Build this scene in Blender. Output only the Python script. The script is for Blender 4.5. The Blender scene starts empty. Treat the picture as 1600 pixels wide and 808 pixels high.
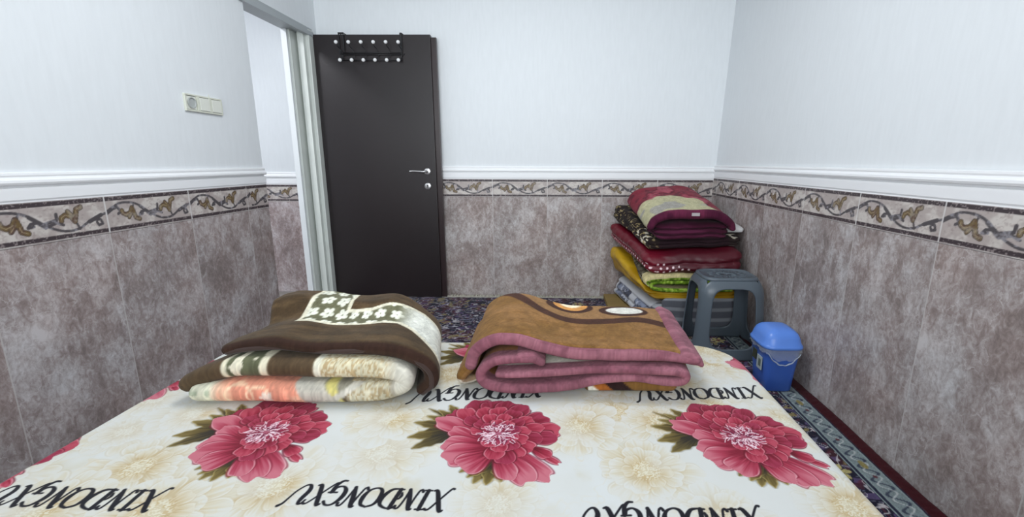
import bpy, bmesh, math, random
import numpy as np
from mathutils import Vector, Matrix

# ------------------------------------------------------------------ camera, world, lights, exposure
scn = bpy.context.scene
COL = scn.collection
scn.view_settings.view_transform = 'Standard'
scn.view_settings.look = 'None'
scn.view_settings.gamma = 1.0
scn.view_settings.use_curve_mapping = False
scn.view_settings.exposure = 0.0

cd = bpy.data.cameras.new('camera')
cam = bpy.data.objects.new('camera', cd)
COL.objects.link(cam)
cd.sensor_width = 36.0
cd.lens = 715.0 / 1600.0 * 36.0
cd.shift_x = (800.0 - 855.0) / 1600.0
cd.clip_start = 0.02
cam.matrix_world = (Matrix.Translation((0, 0, 1.10)) @ Matrix.Rotation(math.radians(0.8), 4, 'Z')
                    @ Matrix.Rotation(math.radians(90 - 11.9), 4, 'X') @ Matrix.Rotation(math.radians(0.22), 4, 'Z'))
scn.camera = cam

w = bpy.data.worlds.new('world')
scn.world = w
w.use_nodes = True
w.node_tree.nodes['Background'].inputs[0].default_value = (0.75, 0.85, 1.0, 1)
w.node_tree.nodes['Background'].inputs[1].default_value = 0.3

def area(name, loc, size, power, color, rot=(0, 0, 0)):
    l = bpy.data.lights.new(name, 'AREA')
    l.shape = 'RECTANGLE'; l.size, l.size_y = size
    l.energy = power; l.color = color
    o = bpy.data.objects.new(name, l)
    o.location = loc; o.rotation_euler = rot
    COL.objects.link(o)
    return o
area('ceiling_lamp_light', (-0.35, 1.75, 2.58), (0.8, 0.8), 25, (0.93, 0.97, 1.0))
rl = area('rear_fill_light', (-0.3, -1.25, 1.75), (2.6, 1.6), 52, (0.92, 0.97, 1.0), (math.radians(100), 0, 0))  # unseen fill light added behind the camera; no window is built there
rl.data.spread = math.radians(125)
area('hall_lamp_light', (-2.55, 2.35, 2.48), (0.3, 0.3), 26, (0.95, 0.96, 1.0))

# ------------------------------------------------------------------ helpers
rnd = random.Random(5)

def lin(c):
    c = np.asarray(c, float)
    return np.where(c <= 0.04045, c / 12.92, ((c + 0.055) / 1.055) ** 2.4)

def hx(s):
    s = s.lstrip('#')
    return np.array([int(s[i:i + 2], 16) / 255 for i in (0, 2, 4)])

def noise(x, y, seed=0):
    """value noise 0..1"""
    x = np.asarray(x, float); y = np.asarray(y, float)
    xi = np.floor(x).astype(np.int64); yi = np.floor(y).astype(np.int64)
    fx = x - xi; fy = y - yi
    fx = fx * fx * (3 - 2 * fx); fy = fy * fy * (3 - 2 * fy)
    def h(a, b):
        n = (a * 374761393 + b * 668265263 + seed * 974634777) & 0xFFFFFFFF
        n = ((n ^ (n >> 13)) * 1274126177) & 0xFFFFFFFF
        n = n ^ (n >> 16)
        return (n & 0xFFFF) / 65535.0
    return ((h(xi, yi) * (1 - fx) + h(xi + 1, yi) * fx) * (1 - fy)
            + (h(xi, yi + 1) * (1 - fx) + h(xi + 1, yi + 1) * fx) * fy)

def fbm(x, y, seed=0, o=4):
    r = 0; a = 0.5; s = 0
    for k in range(o):
        r = r + a * noise(np.asarray(x) * 2 ** k, np.asarray(y) * 2 ** k, seed + k * 17); s += a; a *= 0.55
    return r / s

def sm(a, b, x):
    t = np.clip((x - a) / (b - a), 0, 1)
    return t * t * (3 - 2 * t)

def mixc(c, col, a):
    """blend colour (3,) or (N,3) over c (N,3) by alpha (N,)"""
    a = np.clip(a, 0, 1)[:, None]
    return c * (1 - a) + np.asarray(col) * a

def segd(x, y, pts):
    """distance to a polyline, and the direction angle of the nearest segment"""
    best = np.full(x.shape, 1e9)
    for (x0, y0), (x1, y1) in zip(pts[:-1], pts[1:]):
        dx, dy = x1 - x0, y1 - y0
        L = dx * dx + dy * dy + 1e-12
        t = np.clip(((x - x0) * dx + (y - y0) * dy) / L, 0, 1)
        d = np.hypot(x - x0 - t * dx, y - y0 - t * dy)
        best = np.minimum(best, d)
    return best

def inpoly(x, y, pts):
    ins = np.zeros(x.shape, bool)
    n = len(pts)
    for i in range(n):
        x0, y0 = pts[i]; x1, y1 = pts[(i + 1) % n]
        if y0 == y1: continue
        c = ((y0 > y) != (y1 > y)) & (x < (x1 - x0) * (y - y0) / (y1 - y0) + x0)
        ins ^= c
    return ins

def polydist(x, y, pts):
    """signed distance, positive inside"""
    d = segd(x, y, list(pts) + [pts[0]])
    return np.where(inpoly(x, y, pts), d, -d)

def crom(pts, n):
    """catmull-rom resample of an (N,k) list to n points"""
    P = np.array(pts, float)
    Q = np.vstack([2 * P[0] - P[1], P, 2 * P[-1] - P[-2]])
    out = []
    K = len(P) - 1
    T = np.linspace(0, K, n * 4)
    for t in T:
        i = min(int(t), K - 1); u = t - i
        a, b, c, d = Q[i], Q[i + 1], Q[i + 2], Q[i + 3]
        out.append(0.5 * (2 * b + (c - a) * u + (2 * a - 5 * b + 4 * c - d) * u * u + (3 * b - 3 * c + d - a) * u ** 3))
    out = np.array(out)
    s = np.r_[0, np.cumsum(np.hypot(*(out[1:, :2] - out[:-1, :2]).T))]
    t = np.linspace(0, s[-1], n)
    return np.array([np.interp(t, s, out[:, k]) for k in range(P.shape[1])]).T, t

# --- materials
MATS = {}
def mat(name, color=(0.5, 0.5, 0.5), rough=0.6, attr=False, bump=None, metallic=0.0, sheen=0.0,
        var=0.0, varscale=8.0, spec=0.5, trans=0.0, alpha=1.0, coat=0.0):
    if name in MATS: return MATS[name]
    m = bpy.data.materials.new(name); m.use_nodes = True
    nt = m.node_tree; N = nt.nodes; Lk = nt.links
    b = N['Principled BSDF']
    b.inputs['Roughness'].default_value = rough
    b.inputs['Metallic'].default_value = metallic
    b.inputs['Specular IOR Level'].default_value = spec
    b.inputs['Sheen Weight'].default_value = sheen
    b.inputs['Sheen Roughness'].default_value = 0.5
    b.inputs['Transmission Weight'].default_value = trans
    b.inputs['Alpha'].default_value = alpha
    b.inputs['Coat Weight'].default_value = coat
    col = None
    if attr:
        a = N.new('ShaderNodeAttribute'); a.attribute_name = 'Col'
        col = a.outputs['Color']
    else:
        c = lin(hx(color) if isinstance(color, str) else color)
        b.inputs['Base Color'].default_value = (*c, 1)
        rgb = N.new('ShaderNodeRGB'); rgb.outputs[0].default_value = (*c, 1)
        col = rgb.outputs[0]
    if var > 0:
        tc = N.new('ShaderNodeTexCoord')
        nz = N.new('ShaderNodeTexNoise'); nz.inputs['Scale'].default_value = varscale; nz.inputs['Detail'].default_value = 5
        Lk.new(tc.outputs['Object'], nz.inputs['Vector'])
        mr = N.new('ShaderNodeMapRange'); mr.inputs[1].default_value = 0.3; mr.inputs[2].default_value = 0.7
        mr.inputs[3].default_value = 1 - var; mr.inputs[4].default_value = 1 + var
        Lk.new(nz.outputs['Fac'], mr.inputs[0])
        mx = N.new('ShaderNodeVectorMath'); mx.operation = 'SCALE'
        Lk.new(col, mx.inputs[0]); Lk.new(mr.outputs[0], mx.inputs['Scale'])
        col = mx.outputs[0]
    Lk.new(col, b.inputs['Base Color'])
    if bump:
        tc = N.new('ShaderNodeTexCoord')
        nz = N.new('ShaderNodeTexNoise'); nz.inputs['Scale'].default_value = bump[0]; nz.inputs['Detail'].default_value = 3
        Lk.new(tc.outputs['Object'], nz.inputs['Vector'])
        bp = N.new('ShaderNodeBump'); bp.inputs['Strength'].default_value = bump[1]; bp.inputs['Distance'].default_value = bump[2]
        Lk.new(nz.outputs['Fac'], bp.inputs['Height']); Lk.new(bp.outputs[0], b.inputs['Normal'])
    MATS[name] = m
    return m

# --- object plumbing
def empty(name, loc=(0, 0, 0), rotz=0.0):
    o = bpy.data.objects.new(name, None); COL.objects.link(o)
    o.location = loc; o.rotation_euler = (0, 0, rotz); o.empty_display_size = 0.1
    return o

def tag(o, label=None, cat=None, group=None, kind=None):
    if label: o['label'] = label
    if cat: o['category'] = cat
    if group: o['group'] = group
    if kind: o['kind'] = kind
    return o

def link_mesh(name, me, m, parent=None, smooth=True):
    o = bpy.data.objects.new(name, me); COL.objects.link(o)
    if m: me.materials.append(m)
    if smooth:
        me.polygons.foreach_set('use_smooth', np.ones(len(me.polygons), bool))
    if parent:
        o.parent = parent
        # meshes are authored in world coordinates
        inv = (Matrix.Translation(parent.location) @ parent.rotation_euler.to_matrix().to_4x4()).inverted()
        if parent.parent is not None:
            pp = parent.parent
            inv = inv @ (Matrix.Translation(pp.location) @ pp.rotation_euler.to_matrix().to_4x4()).inverted()
        me.transform(inv)
    return o

def npmesh(name, V, F, m, parent=None, colors=None, smooth=True):
    """V (n,3); F (k,4) quads"""
    me = bpy.data.meshes.new(name)
    V = np.asarray(V, np.float32); F = np.asarray(F, np.int32)
    me.vertices.add(len(V)); me.vertices.foreach_set('co', V.ravel())
    me.loops.add(F.size); me.loops.foreach_set('vertex_index', F.ravel())
    me.polygons.add(len(F))
    me.polygons.foreach_set('loop_start', np.arange(0, F.size, F.shape[1], dtype=np.int32))
    me.polygons.foreach_set('loop_total', np.full(len(F), F.shape[1], np.int32))
    me.update(calc_edges=True)
    if colors is not None:
        at = me.color_attributes.new('Col', 'FLOAT_COLOR', 'POINT')
        c = np.ones((len(V), 4), np.float32); c[:, :3] = lin(np.clip(colors, 0, 1))
        at.data.foreach_set('color', c.ravel())
    return link_mesh(name, me, m, parent, smooth)

def gridF(nu, nv, wrap=False):
    i = np.arange(nu - 1 if not wrap else nu)[:, None]; j = np.arange(nv - 1)[None, :]
    i2 = (i + 1) % nu
    a = i * nv + j; b = i2 * nv + j; c = i2 * nv + j + 1; d = i * nv + j + 1
    return np.stack([a, b, c, d], -1).reshape(-1, 4)

def box_bm(bm, x0, x1, y0, y1, z0, z1, bev=0.0):
    vs = [bm.verts.new((x, y, z)) for x in (x0, x1) for y in (y0, y1) for z in (z0, z1)]
    fs = [(0, 1, 3, 2), (4, 6, 7, 5), (0, 4, 5, 1), (2, 3, 7, 6), (0, 2, 6, 4), (1, 5, 7, 3)]
    faces = [bm.faces.new([vs[i] for i in f]) for f in fs]
    if bev > 0:
        es = list({e for f in faces for e in f.edges})
        bmesh.ops.bevel(bm, geom=es, offset=bev, segments=3, affect='EDGES', profile=0.6)

def bm_obj(name, bm, m, parent=None, smooth=False):
    bmesh.ops.recalc_face_normals(bm, faces=bm.faces)
    me = bpy.data.meshes.new(name); bm.to_mesh(me); bm.free()
    o = link_mesh(name, me, m, parent, smooth)
    return o

def box(name, x0, x1, y0, y1, z0, z1, m, parent=None, bev=0.0):
    bm = bmesh.new(); box_bm(bm, x0, x1, y0, y1, z0, z1, bev)
    return bm_obj(name, bm, m, parent)

def tube_arrays(pts, r, seg=10, closed=False, n=None):
    P = np.array(pts, float)
    if n:
        a, _ = crom3(P, n); P = a
    K = len(P)
    rr = np.full(K, r) if np.isscalar(r) else np.interp(np.linspace(0, 1, K), np.linspace(0, 1, len(r)), r)
    T = np.gradient(P, axis=0) if K > 2 else np.tile(P[-1] - P[0], (K, 1))
    T /= np.linalg.norm(T, axis=1)[:, None] + 1e-12
    up = np.array([0, 0, 1.0]) if abs(T[0][2]) < 0.9 else np.array([0, 1.0, 0])
    V = []
    nrm = np.cross(T[0], up); nrm /= np.linalg.norm(nrm)
    for k in range(K):
        nrm = nrm - T[k] * np.dot(nrm, T[k]); nrm /= np.linalg.norm(nrm) + 1e-12
        bn = np.cross(T[k], nrm)
        for s in range(seg):
            a = 2 * math.pi * s / seg
            V.append(P[k] + rr[k] * (math.cos(a) * nrm + math.sin(a) * bn))
    return P, V

def crom3(P, n):
    P = np.array(P, float)
    Q = np.vstack([2 * P[0] - P[1], P, 2 * P[-1] - P[-2]])
    out = []
    K = len(P) - 1
    for t in np.linspace(0, K, n):
        i = min(int(t), K - 1); u = t - i
        a, b, c, d = Q[i], Q[i + 1], Q[i + 2], Q[i + 3]
        out.append(0.5 * (2 * b + (c - a) * u + (2 * a - 5 * b + 4 * c - d) * u * u + (3 * b - 3 * c + d - a) * u ** 3))
    return np.array(out), None

def tube_bm(bm, pts, r, seg=10, n=None):
    P, V = tube_arrays(pts, r, seg, n=n)
    K = len(P)
    vs = [bm.verts.new(v) for v in V]
    for k in range(K - 1):
        for s in range(seg):
            s2 = (s + 1) % seg
            bm.faces.new([vs[k * seg + s], vs[k * seg + s2], vs[(k + 1) * seg + s2], vs[(k + 1) * seg + s]])
    bm.faces.new(vs[:seg][::-1]); bm.faces.new(vs[-seg:])

def tube(name, pts, r, m, parent=None, seg=10, n=None):
    bm = bmesh.new(); tube_bm(bm, pts, r, seg, n)
    return bm_obj(name, bm, m, parent, True)

def lathe_bm(bm, prof, origin, axis='Z', seg=24):
    """prof: (radius, height) list, closed at both ends"""
    rings = []
    for r, h in prof:
        ring = []
        for s in range(seg):
            a = 2 * math.pi * s / seg
            c, d = r * math.cos(a), r * math.sin(a)
            p = {'Z': (c, d, h), 'Y': (c, h, d), 'X': (h, c, d)}[axis]
            ring.append(bm.verts.new((origin[0] + p[0], origin[1] + p[1], origin[2] + p[2])))
        rings.append(ring)
    for a, b in zip(rings[:-1], rings[1:]):
        for s in range(seg):
            bm.faces.new([a[s], a[(s + 1) % seg], b[(s + 1) % seg], b[s]])
    bm.faces.new(rings[0][::-1]); bm.faces.new(rings[-1])

def lathe(name, prof, origin, m, parent=None, axis='Z', seg=24, smooth=True):
    bm = bmesh.new(); lathe_bm(bm, prof, origin, axis, seg)
    return bm_obj(name, bm, m, parent, smooth)

def sweep_profile(name, prof, p0, p1, out, m, parent=None):
    """extrude a profile [(offset_out, z)] from p0 to p1 (xy); out = unit xy direction towards the room"""
    bm = bmesh.new()
    A = [bm.verts.new((p0[0] + out[0] * o, p0[1] + out[1] * o, z)) for o, z in prof]
    B = [bm.verts.new((p1[0] + out[0] * o, p1[1] + out[1] * o, z)) for o, z in prof]
    n = len(prof)
    for i in range(n):
        j = (i + 1) % n
        bm.faces.new([A[i], A[j], B[j], B[i]])
    bm.faces.new(A[::-1]); bm.faces.new(B)
    return bm_obj(name, bm, m, parent)

# ------------------------------------------------------------------ wall materials
def wall_paint(name, color):
    m = bpy.data.materials.new(name); m.use_nodes = True
    nt = m.node_tree; N = nt.nodes; L = nt.links
    b = N['Principled BSDF']; b.inputs['Roughness'].default_value = 0.55
    b.inputs['Specular IOR Level'].default_value = 0.3
    g = N.new('ShaderNodeNewGeometry')
    mp = N.new('ShaderNodeMapping'); mp.inputs['Scale'].default_value = (60, 60, 9)
    L.new(g.outputs['Position'], mp.inputs['Vector'])
    nz = N.new('ShaderNodeTexNoise'); nz.inputs['Scale'].default_value = 1.0; nz.inputs['Detail'].default_value = 4
    L.new(mp.outputs[0], nz.inputs['Vector'])
    cr = N.new('ShaderNodeValToRGB')
    c = lin(hx(color))
    cr.color_ramp.elements[0].position = 0.3; cr.color_ramp.elements[0].color = (*(c * 0.975), 1)
    cr.color_ramp.elements[1].position = 0.7; cr.color_ramp.elements[1].color = (*(c * 1.01), 1)
    L.new(nz.outputs['Fac'], cr.inputs[0]); L.new(cr.outputs[0], b.inputs['Base Color'])
    bp = N.new('ShaderNodeBump'); bp.inputs['Strength'].default_value = 0.12; bp.inputs['Distance'].default_value = 0.001
    L.new(nz.outputs['Fac'], bp.inputs['Height']); L.new(bp.outputs[0], b.inputs['Normal'])
    return m

def marble_tile(name, axis, off, step, tint=(1, 1, 1)):
    """streaky mauve-grey marble tile with pale vertical grout joints every `step` along axis (0 x, 1 y)"""
    m = bpy.data.materials.new(name); m.use_nodes = True
    nt = m.node_tree; N = nt.nodes; L = nt.links
    b = N['Principled BSDF']
    b.inputs['Specular IOR Level'].default_value = 0.4
    g = N.new('ShaderNodeNewGeometry')
    sx = N.new('ShaderNodeSeparateXYZ'); L.new(g.outputs['Position'], sx.inputs[0])
    def math_(op, a, bb=None, c=None):
        n = N.new('ShaderNodeMath'); n.operation = op
        for i, v in enumerate((a, bb, c)):
            if v is None: continue
            if isinstance(v, (int, float)): n.inputs[i].default_value = v
            else: L.new(v, n.inputs[i])
        return n.outputs[0]
    u = math_('DIVIDE', math_('SUBTRACT', sx.outputs[axis], off), step)
    cell = math_('FLOOR', u)
    fr = math_('SUBTRACT', u, cell)
    dist = math_('MULTIPLY', math_('MINIMUM', fr, math_('SUBTRACT', 1.0, fr)), step)
    grout = math_('LESS_THAN', dist, 0.0022)
    cx = N.new('ShaderNodeCombineXYZ')
    L.new(sx.outputs[axis], cx.inputs[0]); L.new(sx.outputs[2], cx.inputs[2])
    L.new(math_('MULTIPLY', cell, 3.7), cx.inputs[1])
    def noise_(scale, detail, dist_=0.0, mapping=None, rough=0.6):
        src = cx.outputs[0]
        if mapping:
            mp = N.new('ShaderNodeMapping'); mp.inputs['Scale'].default_value = mapping[0]; mp.inputs['Rotation'].default_value = mapping[1]
            L.new(src, mp.inputs['Vector']); src = mp.outputs[0]
        n = N.new('ShaderNodeTexNoise'); n.inputs['Scale'].default_value = scale; n.inputs['Detail'].default_value = detail
        n.inputs['Roughness'].default_value = rough; n.inputs['Distortion'].default_value = dist_
        L.new(src, n.inputs['Vector'])
        return n.outputs['Fac']
    n1 = noise_(5.0, 8, 0.6, ((1.0, 1, 0.8), (0, 0.5, 0)), 0.62)
    n2 = noise_(20.0, 7, 0.9, ((1.3, 1, 0.65), (0, 0.55, 0)), 0.72)
    n3 = noise_(2.4, 3, 0.2)
    n4 = noise_(48.0, 6, 1.0, ((1.0, 1, 0.75), (0, 0.5, 0)), 0.7)
    cr = N.new('ShaderNodeValToRGB'); e = cr.color_ramp.elements
    e[0].position = 0.405; e[0].color = (*lin(hx('#857a76')), 1)
    e[1].position = 0.61; e[1].color = (*lin(hx('#d2cecd')), 1)
    k = e.new(0.5); k.color = (*lin(hx('#a89d9a')), 1)
    k = e.new(0.455); k.color = (*lin(hx('#978a86')), 1)
    s = math_('ADD', math_('MULTIPLY', n1, 0.38), math_('MULTIPLY', n2, 0.30))
    s = math_('ADD', s, math_('MULTIPLY', n4, 0.32))
    L.new(s, cr.inputs[0])
    hue = N.new('ShaderNodeMix'); hue.data_type = 'RGBA'; hue.blend_type = 'MULTIPLY'
    hue.inputs['Factor'].default_value = 1.0
    cr2 = N.new('ShaderNodeValToRGB'); e = cr2.color_ramp.elements
    e[0].position = 0.35; e[0].color = (1.0 * tint[0], 0.955 * tint[1], 0.94 * tint[2], 1)
    e[1].position = 0.62; e[1].color = (0.95 * tint[0], 0.975 * tint[1], 0.99 * tint[2], 1)
    L.new(n3, cr2.inputs[0]); L.new(cr.outputs[0], hue.inputs['A']); L.new(cr2.outputs[0], hue.inputs['B'])
    # thin pale veins
    v = N.new('ShaderNodeTexVoronoi'); v.feature = 'DISTANCE_TO_EDGE'; v.inputs['Scale'].default_value = 9
    mp = N.new('ShaderNodeMapping'); mp.inputs['Rotation'].default_value = (0, 0.6, 0); mp.inputs['Scale'].default_value = (1.3, 1, 0.55)
    nd = N.new('ShaderNodeTexNoise'); nd.inputs['Scale'].default_value = 14; nd.inputs['Detail'].default_value = 4
    L.new(cx.outputs[0], nd.inputs['Vector'])
    ad = N.new('ShaderNodeVectorMath'); ad.operation = 'MULTIPLY_ADD'; ad.inputs[1].default_value = (0.16, 0.16, 0.16)
    L.new(nd.outputs['Color'], ad.inputs[0]); L.new(cx.outputs[0], ad.inputs[2])
    L.new(ad.outputs[0], mp.inputs['Vector']); L.new(mp.outputs[0], v.inputs['Vector'])
    vein = math_('MULTIPLY', math_('LESS_THAN', v.outputs['Distance'], 0.012), math_('GREATER_THAN', n1, 0.50))
    vm = N.new('ShaderNodeMix'); vm.data_type = 'RGBA'
    L.new(math_('MULTIPLY', vein, 0.45), vm.inputs['Factor']); L.new(hue.outputs['Result'], vm.inputs['A'])
    vm.inputs['B'].default_value = (*lin(hx('#cfcaca')), 1)
    fin = N.new('ShaderNodeMix'); fin.data_type = 'RGBA'
    L.new(math_('MULTIPLY', grout, 0.75), fin.inputs['Factor']); L.new(vm.outputs['Result'], fin.inputs['A'])
    fin.inputs['B'].default_value = (*lin(hx('#c6c2c0')), 1)
    L.new(fin.outputs['Result'], b.inputs['Base Color'])
    b.inputs['Roughness'].default_value = 0.42
    bp = N.new('ShaderNodeBump'); bp.inputs['Strength'].default_value = 0.4; bp.inputs['Distance'].default_value = 0.0015
    L.new(math_('SUBTRACT', s, grout), bp.inputs['Height']); L.new(bp.outputs[0], b.inputs['Normal'])
    return m

M_paint = wall_paint('wall_paint', '#e9edf0')
M_ceil = wall_paint('ceiling_paint', '#e6e8ea')
M_rail = mat('rail_white_gloss', '#f7f8fa', 0.3)
M_grout = mat('grout', '#c9c5c3', 0.8)
M_border = mat('border_tile', attr=True, rough=0.4)

# ------------------------------------------------------------------ room geometry
YB = 3.68            # back wall
XL = -1.79           # left wall
YR = -1.35           # wall behind the camera
ZC = 2.62
def XR(z): return 1.262 + np.where(np.asarray(z) > 0.9, 0.045, 0.020) * (z - 0.9)     # the right wall is slightly out of plumb

# floor and ceiling
box('floor', -3.4, 1.6, YR - 0.1, 4.0, -0.08, 0.0, mat('floor_screed', '#8f8a86', 0.7, var=0.1))['kind'] = 'structure'
box('ceiling', -1.92, 1.6, YR - 0.1, 4.0, ZC, ZC + 0.1, M_ceil)['kind'] = 'structure'

def wall_poly(name, quads, m):
    bm = bmesh.new()
    for q in quads: box_bm(bm, *q)
    o = bm_obj(name, bm, m); o['kind'] = 'structure'
    return o

# back wall: painted upper part and tiled lower part as one structure each
wall_poly('wall_back', [(-1.79, 1.45, YB, YB + 0.1, 0.0, ZC)], M_paint)
wall_poly('wall_left', [(XL - 0.12, XL, YR, 2.84, 0.0, ZC), (XL - 0.12, XL, 2.84, 3.60, 2.03, ZC), (XL - 0.12, XL, 3.60, YB + 0.1, 0.0, ZC)], M_paint)
wall_poly('wall_rear', [(-1.91, 1.5, YR - 0.1, YR, 0, ZC)], M_paint)
bm = bmesh.new()
fa = [bm.verts.new((float(XR(z)), YR, z)) for z in (0, .9, ZC)]; fb = [bm.verts.new((float(XR(z)), YB + .1, z)) for z in (0, .9, ZC)]
ga = [bm.verts.new((1.6, YR, z)) for z in (0, .9, ZC)]; gb = [bm.verts.new((1.6, YB + .1, z)) for z in (0, .9, ZC)]
for k in (0, 1):
    bm.faces.new([fa[k], fb[k], fb[k + 1], fa[k + 1]]); bm.faces.new([ga[k + 1], gb[k + 1], gb[k], ga[k]])
    bm.faces.new([fa[k], fa[k + 1], ga[k + 1], ga[k]]); bm.faces.new([gb[k], gb[k + 1], fb[k + 1], fb[k]])
bm.faces.new([fa[0], ga[0], gb[0], fb[0]]); bm.faces.new([fa[2], fb[2], gb[2], ga[2]])
bm_obj('wall_right', bm, M_paint)['kind'] = 'structure'

# hallway beyond the doorway
M_hall = wall_paint('hall_paint', '#dfe3e6')
YH = 3.78
wall_poly('wall_hall_back', [(-3.2, -1.79, YH, YH + 0.1, 0, 2.55)], M_hall)
wall_poly('wall_hall_left', [(-3.3, -3.2, 1.2, YH + 0.1, 0, 2.55)], M_hall)
wall_poly('wall_hall_front', [(-3.2, XL - 0.12, 1.2, 1.3, 0, 2.55)], M_hall)
box('ceiling_hall', -3.3, XL - 0.12, 1.2, YH + 0.1, 2.55, 2.65, M_ceil)['kind'] = 'structure'

# tiled dado panels (8 mm thick) -- bottom of the flower border: left .815, back .826, right .848, hall .773
T = 0.008
def dado_box(name, q, m):
    o = box(name, *q, m); o['kind'] = 'structure'; return o
mt_back = marble_tile('tile_marble_back', 0, -0.053, 0.436)
mt_left = marble_tile('tile_marble_left', 1, 1.793, 0.427, (0.97, 0.97, 0.99))
mt_right = marble_tile('tile_marble_right', 1, 1.487, 0.418, (0.97, 0.97, 0.98))
mt_hall = marble_tile('tile_marble_hall', 0, -2.9, 0.43, (1.05, 1.0, 1.03))
dado_box('wall_back_tiles', (XL + T, 1.30, YB - T, YB + 0.002, 0, 0.826), mt_back)
dado_box('wall_left_tiles', (XL - 0.002, XL + T, YR, 2.84, 0, 0.815), mt_left)
dado_box('wall_hall_tiles', (-3.2, XL - 0.10, YH - T, YH + 0.002, 0, 0.773), mt_hall)
bm = bmesh.new()
z0, z1 = 0.0, 0.848
vs = [bm.verts.new(p) for p in [(XR(z0) - T, YR, z0), (XR(z0) - T, YB, z0), (XR(z1) - T, YB, z1), (XR(z1) - T, YR, z1),
                                (XR(z0) + .002, YR, z0), (XR(z0) + .002, YB, z0), (XR(z1) + .002, YB, z1), (XR(z1) + .002, YR, z1)]]
for f in [(0, 1, 2, 3), (7, 6, 5, 4), (0, 4, 5, 1), (3, 2, 6, 7), (0, 3, 7, 4), (1, 5, 6, 2)]:
    bm.faces.new([vs[i] for i in f])
bm_obj('wall_right_tiles', bm, mt_right)['kind'] = 'structure'

# --- flower border strip, colours computed per vertex
def border_color(u, v, seed=0, warm=0.0):
    """u in tiles, v 0 (bottom) .. 1 (top)"""
    k = np.floor(u); f = u - k
    W, Hh = 0.427, 0.14
    x = f * W * 100; y = v * Hh * 100          # centimetres: 42.7 x 14
    base = hx('#b3a8a4') + np.zeros((len(u), 3))
    n = fbm(u * 9 + seed, v * 3.5, 3)
    n2 = fbm(u * 40, v * 14, 9)
    c = mixc(base, hx('#cfc8c2'), sm(.42, .68, n))
    c = mixc(c, hx('#978784'), sm(.56, .78, n2) * .5)
    def stroke(pts, wd, col, a=1.0):
        nonlocal c
        d = segd(x, y, pts)
        c = mixc(c, col, a * (1 - sm(wd - .12, wd + .12, d)))
    slate = mixc(np.tile(hx('#4f4a4d'), (len(u), 1)), hx('#8d8a90'), sm(.5, .75, fbm(u * 30, v * 10, 21)))
    # vine
    vine = [(-1.5, 6.9), (0.5, 8.2), (3, 9.6), (6, 10.9), (9.5, 11.1), (13, 10.4), (16, 8.9), (19, 6.6), (22, 4.6), (25.5, 3.2),
            (29, 2.9), (32, 3.6), (35, 5.2), (38, 6.6), (41, 7.4), (44.5, 8.3)]
    P, _ = crom([(a, b) for a, b in vine], 60)
    stroke([tuple(p) for p in P], .46, slate)
    # thick leafy knots
    for pts, wd in (([(15.5, 9), (20, 5.2)], .7), ([(18.5, 7.0), (15.6, 6.8), (14.6, 5.6), (16.4, 5.9)], .5), ([(19.5, 6.2), (24, 7.2), (24.2, 9.2)], .55),
                    ([(20.5, 5.2), (23.8, 6.2), (26, 5.3)], .5), ([(35.5, 5.3), (40.5, 7.3)], .75), ([(37, 5.9), (40, 5.6), (40.6, 4.0), (39, 3.6), (38.4, 4.8)], .5),
                    ([(1.5, 8.6), (5, 9.6), (6.2, 7.6), (5.0, 6.9)], .55), ([(0, 7.6), (3.2, 9.5)], .8)):
        stroke(pts, wd, slate)
    gold = mixc(np.tile(hx('#6f5b3a'), (len(u), 1)), hx('#8d8274'), sm(.4, .7, fbm(u * 25, v * 9, 5)))
    gold = mixc(gold, hx('#5b4338'), sm(.5, .8, fbm(u * 33, v * 12, 77)))
    # lilies: one hanging, one rising
    for sgn, ox, oy in ((-1, 11.4, 9.2), (1, 30.2, 5.6)):
        def q(pts): return [(ox + a, oy + sgn * b) for a, b in pts]
        stem = [(0.9, -.6), (0.2, 1.2)] if sgn < 0 else [(1.4, -2.4), (0.6, -.4), (0.1, 1.0)]
        stroke(q(stem), .4, slate)
        pet = [([(.0, .4), (-1.0, 2.2), (-3.0, 3.0), (-4.4, 2.2), (-4.6, 1.2)], .72), ([(-.1, .8), (-.9, 3.0), (-1.9, 4.2)], .62), ([(.1, .6), (.8, 3.0), (1.2, 4.6), (2.9, 5.3)], .78)]
        for pts, wd in pet: stroke(q(pts), wd + .22, hx('#4a3f38'))
        for pts, wd in pet: stroke(q(pts), wd, gold)
        for pts, wd in pet: stroke(q(pts[1:]), .12, hx('#a8987a'))
    # dark speckled bands
    for a, b in ((0.50, 1.95), (12.2, 13.75)):
        bd = sm(a - .08, a + .08, y) * (1 - sm(b - .08, b + .08, y))
        col = mixc(np.tile(hx('#40363a'), (len(u), 1)), hx('#9a8f8e'), .8 * sm(.70, .80, noise(u * 90, v * 28, 31)))
        c = mixc(c, col, bd)
    # grout
    e = np.minimum(f, 1 - f) * W
    c = mixc(c, hx('#d5d2d0'), 1 - sm(.0018, .0030, e))
    c = mixc(c, hx('#d0cccb'), np.clip(1 - sm(.15, .30, y) + sm(13.75, 13.9, y), 0, 1))
    return c

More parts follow.
